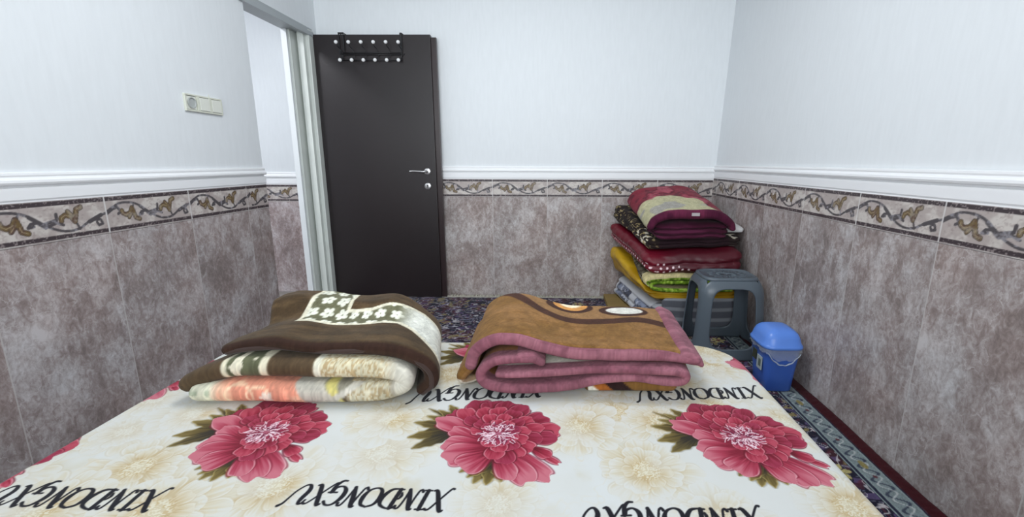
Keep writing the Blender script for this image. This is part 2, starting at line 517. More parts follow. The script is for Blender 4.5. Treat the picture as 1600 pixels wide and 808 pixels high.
def border(name, p0, p1, z0, z1, u0, u1, out, lean=False, res=0.0022, m=None):
    L = math.hypot(p1[0] - p0[0], p1[1] - p0[1])
    nu = int(L / res) + 1; nv = int((z1 - z0) / 0.0025) + 1
    s = np.linspace(0, 1, nu); t = np.linspace(0, 1, nv)
    S, Tt = np.meshgrid(s, t, indexing='ij'); S = S.ravel(); Tt = Tt.ravel()
    col = border_color(u0 + (u1 - u0) * S, Tt, seed=len(name))
    X = p0[0] + (p1[0] - p0[0]) * S; Y = p0[1] + (p1[1] - p0[1]) * S; Z = z0 + (z1 - z0) * Tt
    if lean: X = XR(Z)
    e = 0.0095
    V = np.stack([X + out[0] * e, Y + out[1] * e, Z], 1)
    # a backing rim so the strip has its own thickness
    B = np.stack([X, Y, Z], 1)
    F = gridF(nu, nv)
    idx = np.arange(nu * nv).reshape(nu, nv)
    ring = np.r_[idx[:, 0], idx[-1, 1:], idx[::-1, -1][1:], idx[0, ::-1][1:-1]]
    nb = len(ring); base = len(V)
    V = np.vstack([V, B[ring]]); col = np.vstack([col, col[ring]])
    k = np.arange(nb); k2 = (k + 1) % nb
    F = np.vstack([F, np.stack([ring[k], base + k, base + k2, ring[k2]], 1)])
    o = npmesh(name, V, F, M_border, colors=col, smooth=False)
    o['kind'] = 'structure'
    return o
# u increases left-to-right as seen from the room
border('trim_1', (XL + T, YB), (1.262, YB), 0.826, 0.966, (-1.782 + 0.053) / 0.436, (1.262 + 0.053) / 0.436, (0, -1))
border('trim_2', (XL, YR), (XL, 2.68), 0.815, 0.960, (YR - 1.793) / 0.427, (2.68 - 1.793) / 0.427, (1, 0), res=0.003)
border('trim_3', (XL, 2.68), (XL, 2.84), 0.815, 0.960, 0.62, 0.995, (1, 0))
border('trim_4', (0, YB), (0, YR), 0.848, 0.982, -(3.68 - 1.487) / 0.418, (1.487 - YR) / 0.418, (-1, 0), lean=True, res=0.003)
border('trim_5', (-2.6, YH), (-1.9, YH), 0.773, 0.912, -.25, 1.4, (0, -1))

# --- chair rail
def rail_prof(z):
    return [(0, z), (.010, z), (.010, z + .004), (.013, z + .010), (.014, z + .040), (.014, z + .048), (.003, z + .050), (.003, z + .057),
            (.018, z + .059), (.021, z + .066), (.020, z + .074), (.012, z + .079), (.010, z + .084), (.013, z + .090), (.012, z + .097), (0, z + .100)]
o = sweep_profile('trim_6', rail_prof(.966), (XL, YB), (1.275, YB), (0, -1), M_rail); o['kind'] = 'structure'
o = sweep_profile('trim_7', rail_prof(.960), (XL, YR), (XL, 2.84), (1, 0), M_rail); o['kind'] = 'structure'
o = sweep_profile('trim_8', rail_prof(.982), (XR(1.03), YR), (XR(1.03), YB), (-1, 0), M_rail); o['kind'] = 'structure'
o = sweep_profile('trim_9', rail_prof(.912), (-3.2, YH), (XL - .1, YH), (0, -1), M_rail); o['kind'] = 'structure'

# --- door frame (painted steel)
M_frame = mat('frame_paint', '#d3d8d3', 0.4, var=0.04)
M_frame2 = mat('frame_paint_light', '#e2e6e8', 0.35)
def dframe(name, boxes, m=M_frame):
    bm = bmesh.new()
    for b in boxes: box_bm(bm, *b, 0.002)
    o = bm_obj(name, bm, m); o['kind'] = 'structure'; return o
dframe('trim_10', [(-1.915, -1.862, 3.44, 3.60, 0, 2.03), (-1.868, -1.775, 3.535, 3.60, 0, 2.03), (-1.845, -1.800, 3.50, 3.55, 0, 2.01)])
dframe('trim_11', [(-1.915, -1.782, 2.84, 3.60, 2.005, 2.045), (-1.80, -1.772, 2.80, 3.60, 1.99, 2.022)], mat('frame_head_paint', '#a9afb2', 0.4))
dframe('trim_12', [(-1.915, -1.875, 3.42, 3.445, 0, 2.005)], M_frame2)

# ------------------------------------------------------------------ door leaf
M_door = mat('door_dark_laminate', '#1d1517', 0.38, var=0.10, varscale=3.0, bump=(180, 0.08, 0.001))
M_edge = mat('door_edge', '#302425', 0.3)
M_steel = mat('satin_steel', '#c9c8c8', 0.28, metallic=0.9)
M_dark = mat('black_metal', '#131216', 0.35)
M_black = mat('black_hole', '#0b0b0c', 0.8)
door = empty('door_1', (-1.79, 3.61, 0)); door['kind'] = 'structure'
box('door_panel', -1.785, -0.912, 3.590, 3.632, 0.006, 2.008, M_door, door, 0.003)
box('edge_strip', -0.912, -0.872, 3.602, 3.632, 0.006, 1.992, M_edge, door, 0.003)
hd = lathe('handle_rosette', [(0.002, 0), (.0255, 0), (.0265, -.003), (.0255, -.008), (.020, -.010), (.002, -.010)], (-0.978, 3.590, 1.025), M_steel, door, 'Y', 32)
tube('door_handle', [(-0.978, 3.584, 1.025), (-0.978, 3.562, 1.025), (-0.984, 3.542, 1.025), (-1.005, 3.536, 1.025), (-1.035, 3.536, 1.027), (-1.075, 3.537, 1.029), (-1.105, 3.540, 1.027)],
     [.0085, .0085, .0085, .008, .0075, .006, .0045], M_steel, door, 12, 36)
kr = lathe('keyhole_rosette', [(0.002, 0), (.0255, 0), (.0265, -.003), (.0255, -.007), (.020, -.009), (.002, -.009)], (-0.980, 3.590, 0.913), M_steel, door, 'Y', 32)
bm = bmesh.new(); lathe_bm(bm, [(.0005, 0), (.0062, 0), (.0062, -.0022), (.0005, -.0022)], (-0.980, 3.5812, 0.918), 'Y', 16)
box_bm(bm, -0.983, -0.977, 3.579, 3.5812, 0.899, 0.918)
bm_obj('keyhole', bm, M_black, kr)

# over-door hook rack
rack = empty('hook_rack', (-1.35, 3.58, 1.88))
tag(rack, 'black wire over-door rack with two rows of white ball hooks on the dark door', 'hook rack')
yr = 3.578
topx = [-1.583 + i * (0.452 / 5) for i in range(6)]; botx = [-1.566 + i * (0.428 / 5) for i in range(6)]
bm = bmesh.new()
for z in (1.868, 1.880): tube_bm(bm, [(-1.565, yr, z), (-1.125, yr, z)], .0032, 8)
tube_bm(bm, [(-1.565, yr, 1.828), (-1.125, yr, 1.828)], .0025, 8)
for x in (-1.565, -1.125): tube_bm(bm, [(x, yr, 1.82), (x, yr, 1.90)], .003, 8)
bm_obj('rail', bm, M_dark, rack, True)
for i, x in enumerate((-1.563, -1.125)):
    bm = bmesh.new()
    wd = .010
    for (xx) in ((-.017, .017) if i == 0 else (0.0,)):
        w2 = .004 if i == 0 else .008
        box_bm(bm, x + xx - w2, x + xx + w2, 3.5805, 3.5835, 1.87, 2.018)
        box_bm(bm, x + xx - w2, x + xx + w2, 3.5805, 3.6385, 2.015, 2.018)
        box_bm(bm, x + xx - w2, x + xx + w2, 3.6355, 3.6385, 1.97, 2.018)
    if i == 0: box_bm(bm, x - .021, x + .021, 3.5785, 3.5815, 2.008, 2.020)
    bm_obj('door_hanger', bm, M_dark, rack)
M_ball = mat('white_ball', '#f4f4f4', 0.25)
for i in range(6):
    tx, bx = topx[i], botx[i]
    tube('hook_wire', [(bx + .012, yr, 1.874), (tx + .008, yr - .006, 1.905), (tx, yr - .030, 1.922), (tx, yr - .042, 1.940)], .0024, M_dark, rack, 8, 14)
    lathe('hook_ball', [(.001, -.0130)] + [(.0130 * math.sin(a), -.0130 * math.cos(a)) for a in np.linspace(.3, 2.85, 9)] + [(.001, .0130)], (tx, yr - .043, 1.944), M_ball, rack, 'Z', 16)
    tube('hook_wire', [(tx + .03, yr, 1.874), (bx + .006, yr - .002, 1.848), (bx, yr - .016, 1.822), (bx, yr - .034, 1.818)], .0024, M_dark, rack, 8, 14)
    lathe('hook_ball', [(.001, -.0130)] + [(.0130 * math.sin(a), -.0130 * math.cos(a)) for a in np.linspace(.3, 2.85, 9)] + [(.001, .0130)], (bx, yr - .038, 1.823), M_ball, rack, 'Z', 16)

# ------------------------------------------------------------------ socket and switches on the left wall
M_plate = mat('ivory_plastic', '#d9dbcd', 0.35)
M_plate2 = mat('ivory_plastic_light', '#e6e8de', 0.3)
M_grey = mat('socket_shadow_grey', '#b4b8b6', 0.6)
sw = empty('wall_switch_panel', (XL, 2.42, 1.38))
tag(sw, 'ivory three-gang plate with one round socket and two rocker switches on the left wall', 'switch')
def plate_ring(name, y0, y1, z0, z1, t, d, m, parent):
    bm = bmesh.new()
    for b in ((y0, y1, z1 - t, z1), (y0, y1, z0, z0 + t), (y0, y0 + t, z0 + t, z1 - t), (y1 - t, y1, z0 + t, z1 - t)):
        box_bm(bm, XL, XL + d, b[0], b[1], b[2], b[3], 0.0015)
    return bm_obj(name, bm, m, parent)
ys = [2.290, 2.374, 2.458, 2.542]
for i in range(3):
    plate_ring('frame', ys[i], ys[i + 1], 1.338, 1.420, .008, .011, M_plate, sw)
    y0, y1 = ys[i] + .009, ys[i + 1] - .009
    ins = box('insert' if i == 0 else 'rocker', XL, XL + (.006 if i == 0 else .012), y0, y1, 1.348, 1.410, M_plate2, sw, .0015)
    if i == 0:
        yc = (y0 + y1) / 2
        bm = bmesh.new()
        pr = [(.026, 0), (.026, .0085), (.0225, .0085), (.0215, .0035)]
        rings = []
        for r, h in pr:
            rings.append([bm.verts.new((XL + .004 + h, yc + r * math.cos(a), 1.379 + r * math.sin(a))) for a in np.linspace(0, 2 * math.pi, 33)[:-1]])
        for a_, b_ in zip(rings[:-1], rings[1:]):
            for s in range(32): bm.faces.new([a_[s], a_[(s + 1) % 32], b_[(s + 1) % 32], b_[s]])
        bm.faces.new(rings[-1])
        bm_obj('socket_well', bm, M_grey, ins, False)
        for dy in (-.0095, .0095):
            lathe('pin_hole', [(.0005, .0065), (.0026, .0065), (.0026, .0073), (.0005, .0073)], (XL, yc + dy, 1.379), M_black, ins, 'X', 12)
box('wire_stub', XL + .010, XL + .0125, 2.447, 2.450, 1.345, 1.432, M_plate, sw, .0005)

# ------------------------------------------------------------------ rug
def rug_color(X, Y):
    n = len(X)
    e = 1.232 - X                      # distance from the right-hand edge
    wx = fbm(X * 14, Y * 14, 11, 3); wy = fbm(X * 14, Y * 14, 12, 3)
    a = noise(X * 34 + wx * 3, Y * 34 + wy * 3, 1)
    b = noise(X * 26 + wy * 4, Y * 26, 2)
    d = noise(X * 48, Y * 48 + wx * 4, 3)
    g = noise(X * 11, Y * 11, 4)
    c = np.tile(hx('#17152a'), (n, 1))
    c = mixc(c, hx('#3a1a24'), sm(.55, .65, g))
    c = mixc(c, hx('#5f4f78'), sm(.70, .76, b) * .8)
    c = mixc(c, hx('#857850'), sm(.68, .74, a) * sm(.5, .6, noise(X * 8, Y * 8, 8)))
    c = mixc(c, hx('#5a2636'), sm(.72, .78, d) * .7)
    c = mixc(c, hx('#c6c3c4'), (1 - sm(.020, .060, np.abs(a - .52))) * .9)
    c = mixc(c, hx('#85869a'), (1 - sm(.015, .045, np.abs(b - .45))) * .7)
    # gold rosettes at intervals
    for k in range(9):
        yy = .85 + k * .31; xx = 1.05 - .09 * ((k % 2) + .2)
        for jx in (0, -.42, -.84, -1.26):
            dx = X - xx - jx; dy = Y - yy - (.1 if jx else 0)
            r = np.hypot(dx, dy); th = np.arctan2(dy, dx)
            pet = .036 * (1 + .28 * np.cos(6 * th))
            m_ = 1 - sm(pet - .003, pet + .003, r)
            c = mixc(c, mixc(np.tile(hx('#b5aa72'), (n, 1)), hx('#2a2330'), (1 - sm(.25, .4, np.abs(np.cos(3 * th)))) * .8), m_)
            c = mixc(c, hx('#6b2530'), 1 - sm(.010, .013, r))
    # guard border
    def bandc(lo, hi): return sm(lo - .0015, lo + .0015, e) * (1 - sm(hi - .0015, hi + .0015, e))
    g1 = np.tile(hx('#7e8b8e'), (n, 1))
    ph = Y / .074
    v = (e - .0875) / .030
    scroll = np.abs(v - .75 * np.sin(2 * math.pi * ph)); sc2 = np.abs(v - .6 * np.sin(2 * math.pi * ph + 2.0))
    g1 = mixc(g1, hx('#30364a'), (1 - sm(.14, .28, scroll)) * .85)
    g1 = mixc(g1, hx('#c3c6c6'), (1 - sm(.08, .18, sc2)) * .8)
    g1 = mixc(g1, hx('#5a3038'), (1 - sm(.2, .3, np.hypot((ph * 1.0 % 3 - 1.5) * 2.2, v))))
    g1 = mixc(g1, hx('#8c8050'), (1 - sm(.35, .45, np.hypot(((ph + .6) % 6 - 3) * 1.2, v))))
    c = mixc(c, g1, bandc(.052, .125))
    c = mixc(c, hx('#20233a'), bandc(.125, .145))
    c = mixc(c, hx('#8b9a9a'), bandc(.138, .143))
    c = mixc(c, hx('#8b9a9a'), bandc(.120, .127))
    c = mixc(c, hx('#8b9a9a'), bandc(.047, .054))
    c = mixc(c, hx('#2a2438'), bandc(.041, .048))
    c = mixc(c, hx('#3c0e16'), bandc(-.1, .041))
    # far end: guard band and pale kilim end
    f = 3.615 - Y
    c = mixc(c, hx('#22203a'), (1 - sm(.05, .055, f)) * .35)
    c = mixc(c, hx('#b8b5a9'), 1 - sm(.030, .036, f + .012 * noise(X * 40, X * 0, 3)))
    c *= (.82 + .25 * noise(X * 420, Y * 420, 6))[:, None]
    return c
def rug():
    xs = np.r_[np.arange(-1.74, .34, .0065), np.arange(.34, 1.233, .0028)]
    ysv = np.r_[np.arange(-.6, .8, .02), np.arange(.8, 3.62, .0045)]
    X, Y = np.meshgrid(xs, ysv, indexing='ij'); nu, nv = X.shape
    X = X.ravel(); Y = Y.ravel()
    col = rug_color(X, Y)
    wob = .006 * (fbm(Y * 4, Y * 0 + 3, 5) - .5) * sm(.9, 1.23, X)
    e = 1.232 - X
    Z = .014 + .002 * (noise(X * 60, Y * 60, 2) - .5) + .022 * sm(.05, 0, e) * fbm(Y * 2.2, Y * 0, 8)
    V = np.stack([X + wob, Y, Z], 1)
    F = gridF(nu, nv)
    idx = np.arange(nu * nv).reshape(nu, nv)
    ring = np.r_[idx[:, 0], idx[-1, 1:], idx[::-1, -1][1:], idx[0, ::-1][1:-1]]
    base = len(V); k = np.arange(len(ring)); k2 = (k + 1) % len(ring)
    W_ = V[ring].copy(); W_[:, 2] = .001
    F = np.vstack([F, np.stack([ring[k], base + k, base + k2, ring[k2]], 1)])
    o = npmesh('rug', np.vstack([V, W_]), F, mat('rug_pile', attr=True, rough=.95, sheen=.1, spec=.1), colors=np.vstack([col, col[ring]]))
    tag(o, 'navy patterned carpet with grey scroll border and dark red edge covering the floor', 'rug')
    # fringe: knotted cream threads
    bm = bmesh.new()
    r = random.Random(3)
    x = -1.72
    while x < 1.18:
        yl = r.uniform(.028, .045); dx = r.uniform(-.02, .02)
        tube_bm(bm, [(x, 3.612, .012), (x + dx * .5, 3.612 + yl * .5, r.uniform(.012, .026)), (x + dx, min(3.612 + yl, 3.664), r.uniform(.006, .018))], [.0042, .0036, .0022], 5, 5)
        x += r.uniform(.004, .010)
    fr = bm_obj('fringe', bm, mat('fringe_cotton', '#b9b6a8', .9), o, True)
    fr['kind'] = 'stuff'; fr['label'] = 'pale cotton fringe at the far end of the carpet'
rug()

# ------------------------------------------------------------------ bed
BT = 0.48
BX0, BX1, BY0, BY1 = -1.10, 0.612, -0.45, 1.525
bed = empty('bed', (-0.24, 0.54, 0))
tag(bed, 'wide low bed with cream mattress under the floral bedspread, its far end facing the door', 'bed')
box('mattress', BX0 + .03, BX1 - .03, BY0 + .03, BY1 - .03, .25, BT - .022, mat('mattress_fabric', '#cfc8ba', .9, var=.05), bed, .03)
box('base', BX0 + .05, BX1 - .05, BY0 + .05, BY1 - .05, .10, .25, mat('bed_base_wood', '#5a4030', .6, var=.15), bed, .006)
for lx in (BX0 + .12, BX1 - .12):
    for ly in (BY0 + .12, BY1 - .12):
        lathe('leg', [(.001, .016), (.022, .016), (.030, .10), (.001, .10)], (lx, ly, 0), MATS['bed_base_wood'], bed, 'Z', 12)

def petal(c, x, y, b, t, W, pal, seed, blunt=True, lobes=3.0, soft=.0014, cup=.0):
    """paint one printed petal; pal = (deep, mid, light, rim)"""
    dx, dy = t[0] - b[0], t[1] - b[1]; L = math.hypot(dx, dy)
    ax, ay = dx / L, dy / L
    u = ((x - b[0]) * ax + (y - b[1]) * ay) / L
    v = (-(x - b[0]) * ay + (y - b[1]) * ax)
    v = v + cup * W * u * u
    near = (u > -.15) & (u < 1.35) & (np.abs(v) < W * 1.5)
    if not near.any(): return c
    I = np.where(near)[0]
    u = u[I]; v = v[I]; cc = c[I]
    vn = v / W
    if blunt:
        us = u / (1 + .035 * np.sin(lobes * vn * 2.0 + seed) + .014 * np.sin(9 * vn + seed * 2.1) - .02 * vn * vn)
        h = W * np.clip(us, 0, 1) ** .62 * np.clip(1 - np.clip(us, 0, 1) ** 6, 0, 1) ** .5
    else:
        us = u
        uu = np.clip(us, 0, 1)
        h = W * np.sin(math.pi * uu ** .75) ** .8 * (1 + .10 * np.sin(uu * 26 + seed))
    ins = np.where((us > 0) & (us < 1), h - np.abs(v), -1.0)
    a = sm(-soft, soft, ins)
    ang = v / (u * L + .012)
    streak = noise(ang * 16 + seed * 7, us * 2.0 + seed, 3)
    streak2 = noise(ang * 38 + seed * 3, us * 3.0, 5)
    q = np.clip(us * 1.05 + (streak - .5) * .42 + (streak2 - .5) * .22, 0, 1)
    col = np.tile(pal[0], (len(u), 1)).astype(float)
    col = mixc(col, pal[1], sm(.18, .60, q))
    col = mixc(col, pal[2], sm(.52, 1.02, q) * .9)
    rim = (1 - sm(.0012, .0042, ins)) * sm(.35, .7, us)
    col = mixc(col, pal[3], rim * .75)
    side = (1 - sm(.0006, .0028, ins)) * (1 - sm(.3, .6, us))
    col = mixc(col, pal[0], side * .8)
    # printed dark outline just outside the petal
    out = sm(-.0055, -.0005, ins) * (1 - a) * ((us > .05) & (us < 1.08))
    cc = mixc(cc, pal[0], out * pal[4])
    cc = mixc(cc, col, a)
    c[I] = cc
    return c

RED = (hx('#5a0719'), hx('#8a1b33'), hx('#ae4658'), hx('#d08d97'), .85)
RED2 = (hx('#480513'), hx('#731127'), hx('#96304a'), hx('#bb6675'), .85)
PNK = (hx('#74142a'), hx('#9c3248'), hx('#bd6f7c'), hx('#d2a1a7'), .75)
LEAF = (hx('#2a2418'), hx('#524520'), hx('#77673a'), hx('#a2925c'), .25)
LEAFD = (hx('#29241c'), hx('#4a4024'), hx('#75663a'), hx('#877848'), .25)
CRM = (hx('#b39e76'), hx('#c4b99e'), hx('#cbcac3'), hx('#d2d1cb'), .42)
CRM2 = (hx('#a98c5c'), hx('#bfad88'), hx('#cac3b0'), hx('#d2cdbf'), .40)

PET = [((-0.019, 0.062), (-0.085, 0.165), 0.045, RED2), ((-0.022, 0.071), (-0.030, 0.166), 0.046, RED2), ((-0.01, 0.071), (0.020, 0.160), 0.048, RED2),
       ((0.0, 0.05), (0.052, 0.146), .034, RED2), ((0.031, 0.046), (0.108, 0.094), 0.04, RED2), ((0.042, 0.021), (0.140, 0.040), 0.040, RED), ((0.039, 0.005), (0.133, 0.004), 0.035, RED2),
       ((0.083, -0.046), (0.137, -0.089), 0.012, RED), ((0.073, -0.032), (0.118, -0.066), 0.022, RED),
       ((0.020, -0.028), (0.116, -0.139), 0.032, PNK), ((0.008, -0.04), (0.079, -0.147), 0.036, PNK), ((-0.002, -0.048), (0.040, -0.138), 0.030, PNK),
       ((-0.052, 0.028), (-0.131, 0.112), 0.034, RED2), ((-0.055, 0.028), (-0.108, 0.128), 0.028, RED), ((-0.03, -0.004), (-0.160, 0.080), 0.034, PNK),
       ((-0.035, -0.01), (-0.118, 0.034), 0.026, PNK), ((-0.02, -0.026), (-0.124, -0.022), 0.036, PNK), ((-0.008, -0.034), (-0.112, -0.070), 0.046, PNK), ((-0.006, -0.046), (-0.068, -0.106), 0.042, PNK)]
INN = [(-0.088, 0.087), (-0.059, 0.13), (-0.018, 0.136), (0.03, 0.122), (0.072, 0.085), (0.100, 0.047), (0.099, -0.002), (0.080, -0.044), (0.052, -0.070), (0.026, -0.090), (-0.004, -0.074),
       (-0.071, 0.035), (-0.063, 0.071), (-0.039, 0.102), (0.006, 0.103), (0.048, 0.078), (0.070, 0.032), (0.066, -0.010), (0.040, -0.042), (0.006, -0.050), (-0.028, -0.030),
       (-0.045, 0.055), (-0.015, 0.078), (0.022, 0.070), (0.048, 0.040), (0.044, 0.000), (0.016, -0.026)]
LEA = [((-0.11, 0.035), (-0.212, -0.002), 0.016, LEAF), ((-0.11, 0.044), (-0.215, 0.062), 0.014, LEAF), ((-0.11, 0.022), (-0.190, -0.044), 0.014, LEAFD), ((-0.105, 0.065), (-0.197, 0.127), 0.005, LEAFD),
       ((-0.10, 0.079), (-0.146, 0.145), 0.011, LEAF), ((-0.11, 0.060), (-0.192, 0.092), 0.010, LEAF), ((-0.105, 0.07), (-0.170, 0.120), 0.009, LEAF), ((-0.0, -0.05), (-0.068, -0.120), 0.014, LEAFD),
       ((-0.005, -0.069), (-0.034, -0.152), 0.014, LEAF), ((-0.0, -0.069), (-0.008, -0.156), 0.014, LEAF), ((0.005, -0.069), (0.022, -0.146), 0.014, LEAF), ((0.0, -0.075), (-0.050, -0.135), 0.012, LEAF)]

def peony(c, X, Y, cx, cy, s=1.0, seed=0, leaves=True):
    I = np.where((np.abs(X - cx) < .26 * s) & (np.abs(Y - cy) < .22 * s))[0]
    if not len(I): return c
    x = (X[I] - cx) / s; y = (Y[I] - cy) / s; cc = c[I]
    r = random.Random(seed)
    for k, (b, t, W, p) in enumerate(LEA if leaves else []): cc = petal(cc, x, y, b, t, W * 1.35, p, k * 1.7 + seed, blunt=False)
    for k, (b, t, W, p) in enumerate(PET): cc = petal(cc, x, y, b, t, W * (1.05 if k < 12 else 1.15), p, k * 2.3 + seed)
    ctr = (-.002, .018)
    for k, t in enumerate(INN):
        f = .30 if k < 11 else .12
        b = (ctr[0] + (t[0] - ctr[0]) * f, ctr[1] + (t[1] - ctr[1]) * f)
        W = (.031, .026, .020)[0 if k < 11 else 1 if k < 21 else 2]
        cc = petal(cc, x, y, b, t, W, RED if k % 3 else RED2, k * 1.3 + seed, lobes=2.0)
    # stamens: deep heart with pale squiggles
    th = np.arctan2(y - ctr[1], x - ctr[0]); rr = np.hypot(x - ctr[0], (y - ctr[1]) * 1.05)
    cc = mixc(cc, hx('#8d2a48'), (1 - sm(.030, .054, rr)) * .75)
    for k in range(170):
        a = r.uniform(0, 2 * math.pi); q0 = r.uniform(.006, .040); q1 = q0 + r.uniform(.006, .015)
        a2 = a + r.uniform(-.35, .35)
        p0 = (ctr[0] + q0 * math.cos(a) * 1.05, ctr[1] + q0 * math.sin(a)); p2 = (ctr[0] + q1 * math.cos(a2) * 1.05, ctr[1] + q1 * math.sin(a2))
        mid = ((p0[0] + p2[0]) / 2 + r.uniform(-.003, .003), (p0[1] + p2[1]) / 2 + r.uniform(-.003, .003))
        d = segd(x, y, [p0, mid, p2])
        cc = mixc(cc, hx('#e3ccd4') if k % 4 else hx('#5d1a38'), (1 - sm(.0004, .0016, d)) * .9)
    c[I] = cc
    return c

def cream_flower(c, X, Y, cx, cy, s=1.0, seed=0):
    I = np.where((np.abs(X - cx) < .16 * s) & (np.abs(Y - cy) < .16 * s))[0]
    if not len(I): return c
    x = (X[I] - cx) / s; y = (Y[I] - cy) / s; cc = c[I]
    r = random.Random(seed)
    halo = 1 - sm(.03, .15, np.hypot(x, y) + .05 * fbm(x * 30 + seed, y * 30, 3))
    cc = mixc(cc, hx('#bdad87'), halo * .55)
    for ring, (n, R, W) in enumerate(((8, .115, .042), (8, .085, .034), (6, .058, .024))):
        for k in range(n):
            a = 2 * math.pi * (k + .5 * (ring % 2) + r.uniform(-.15, .15)) / n
            R_ = R * r.uniform(.85, 1.1)
            cc = petal(cc, x, y, (.25 * R_ * math.cos(a), .25 * R_ * math.sin(a)), (R_ * math.cos(a), R_ * math.sin(a)), W, CRM if ring < 2 else CRM2, k * 2.1 + seed + ring, soft=.002)
    rr = np.hypot(x, y)
    sp = noise(x * 420, y * 420, seed)
    cc = mixc(cc, hx('#bfa878'), (1 - sm(.020, .036, rr)) * .5)
    cc = mixc(cc, hx('#d4cdb4'), (1 - sm(.022, .040, rr)) * sm(.5, .6, sp) * .9)
    c[I] = cc
    return c

# --- calligraphic capitals, drawn upright in a unit box (advance, strokes); stroke = (points, widths)
def letter(ch):
    if ch == 'X': return .98, [([(.02, .98), (.16, 1.0), (.42, .52), (.70, .02), (.88, .0)], (.035, .075, .085, .075, .03)), ([(-.14, -.16), (-.02, -.14), (.28, .28), (.66, .86), (.82, 1.0), (.96, .96)], (.05, .03, .028, .028, .03, .055))]
    if ch == 'I': return .52, [([(.26, 1.0), (.24, .5), (.22, .0)], (.075, .075, .075)), ([(.08, .99), (.44, 1.0)], (.028, .028)), ([(.02, .0), (.40, .01)], (.028, .028))]
    if ch == 'N': return 1.0, [([(.04, .02), (.16, .05), (.25, .5), (.30, .96)], (.03, .028, .028, .03)), ([(.16, 1.0), (.30, .98), (.52, .45), (.72, .0)], (.03, .08, .09, .06)), ([(.72, .0), (.76, .6), (.86, .96), (1.02, .99), (1.06, .88)], (.03, .028, .03, .035, .05)),
                               ([(-.04, .10), (.06, -.02), (.18, .10), (.19, .28)], (.05, .03, .028, .02))]
    if ch == 'D': return 1.06, [([(.30, 1.0), (.27, .5), (.24, .02)], (.08, .08, .08)), ([(.08, .90), (.22, 1.0), (.55, 1.0), (.92, .82), (.98, .45), (.74, .08), (.40, .0), (.06, .02)], (.04, .03, .032, .06, .085, .06, .03, .03)),
                                ([(.24, .5), (.10, .52), (.02, .36), (.08, .20)], (.028, .03, .05, .03))]
    if ch == 'O': return 1.02, [([(.52, 1.0), (.18, .85), (.06, .48), (.20, .1), (.52, .0), (.86, .16), (.98, .52), (.86, .88), (.52, 1.0)], (.03, .05, .088, .06, .03, .05, .088, .055, .03))]
    if ch == 'G': return .96, [([(.88, .84), (.66, 1.0), (.34, .96), (.10, .62), (.14, .22), (.42, .0), (.74, .08), (.82, .30)], (.05, .035, .04, .085, .08, .035, .05, .075)), ([(.54, .34), (.98, .36)], (.03, .03)),
                               ([(.84, .34), (.84, -.05), (.66, -.30), (.44, -.32)], (.075, .07, .05, .03))]
    if ch == 'U': return 1.02, [([(-.02, .80), (.04, .98), (.20, 1.0), (.24, .72), (.18, .30), (.34, .02), (.58, .04), (.82, .34), (.92, .70), (1.0, 1.02), (1.16, 1.16)], (.03, .035, .05, .085, .085, .05, .03, .028, .028, .04, .06)),
                                ]
    return .5, []
def word(c, X, Y, xr, yr, length, height, slant=.12, tilt=0.0, text='XINDONGXU'):
    """lettering printed upside down for a viewer at the bed's foot: it starts at (xr, yr) and runs towards -x"""
    total = sum(letter(t)[0] for t in text)
    k = length / total
    # text coordinates: tx grows towards -x, ty grows towards -y
    I = np.where((X < xr + .06) & (X > xr - length - .08) & (np.abs(Y - yr) < height * 1.6 + abs(tilt) * length))[0]
    if not len(I): return c
    px = X[I]; py = Y[I]; cc = c[I]
    tx = (xr - px); ty = (yr + tilt * tx - py) / height + .5
    tx = tx - slant * height * (ty - .5)
    tx = tx / k
    off = 0.0
    A = np.zeros(len(I))
    for ch in text:
        adv, st = letter(ch)
        J = np.where((tx > off - .4) & (tx < off + adv + .5))[0]
        if len(J):
            lx = tx[J] - off; ly = ty[J]
            for pts, wd in st:
                P, _ = crom([(a, b, w_) for (a, b), w_ in zip(pts, wd)], max(10, 5 * len(pts)))
                sx_ = 1.0; aspect = height / k
                for (x0, y0, w0), (x1, y1, w1) in zip(P[:-1], P[1:]):
                    dx, dy = x1 - x0, (y1 - y0) * aspect
                    LL = dx * dx + dy * dy + 1e-9
                    t = np.clip(((lx - x0) * dx + (ly - y0) * aspect * dy) / LL, 0, 1)
                    d = np.hypot(lx - x0 - t * dx, (ly - y0) * aspect - t * dy)
                    ww = (w0 + (w1 - w0) * t) * 1.2 + .028
                    sf = .0010 / k
                    A[J] = np.maximum(A[J], 1 - sm(ww - sf, ww + sf, d))
        off += adv + 0.0
    cc = mixc(cc, hx('#16151d'), A)
    c[I] = cc
    return c

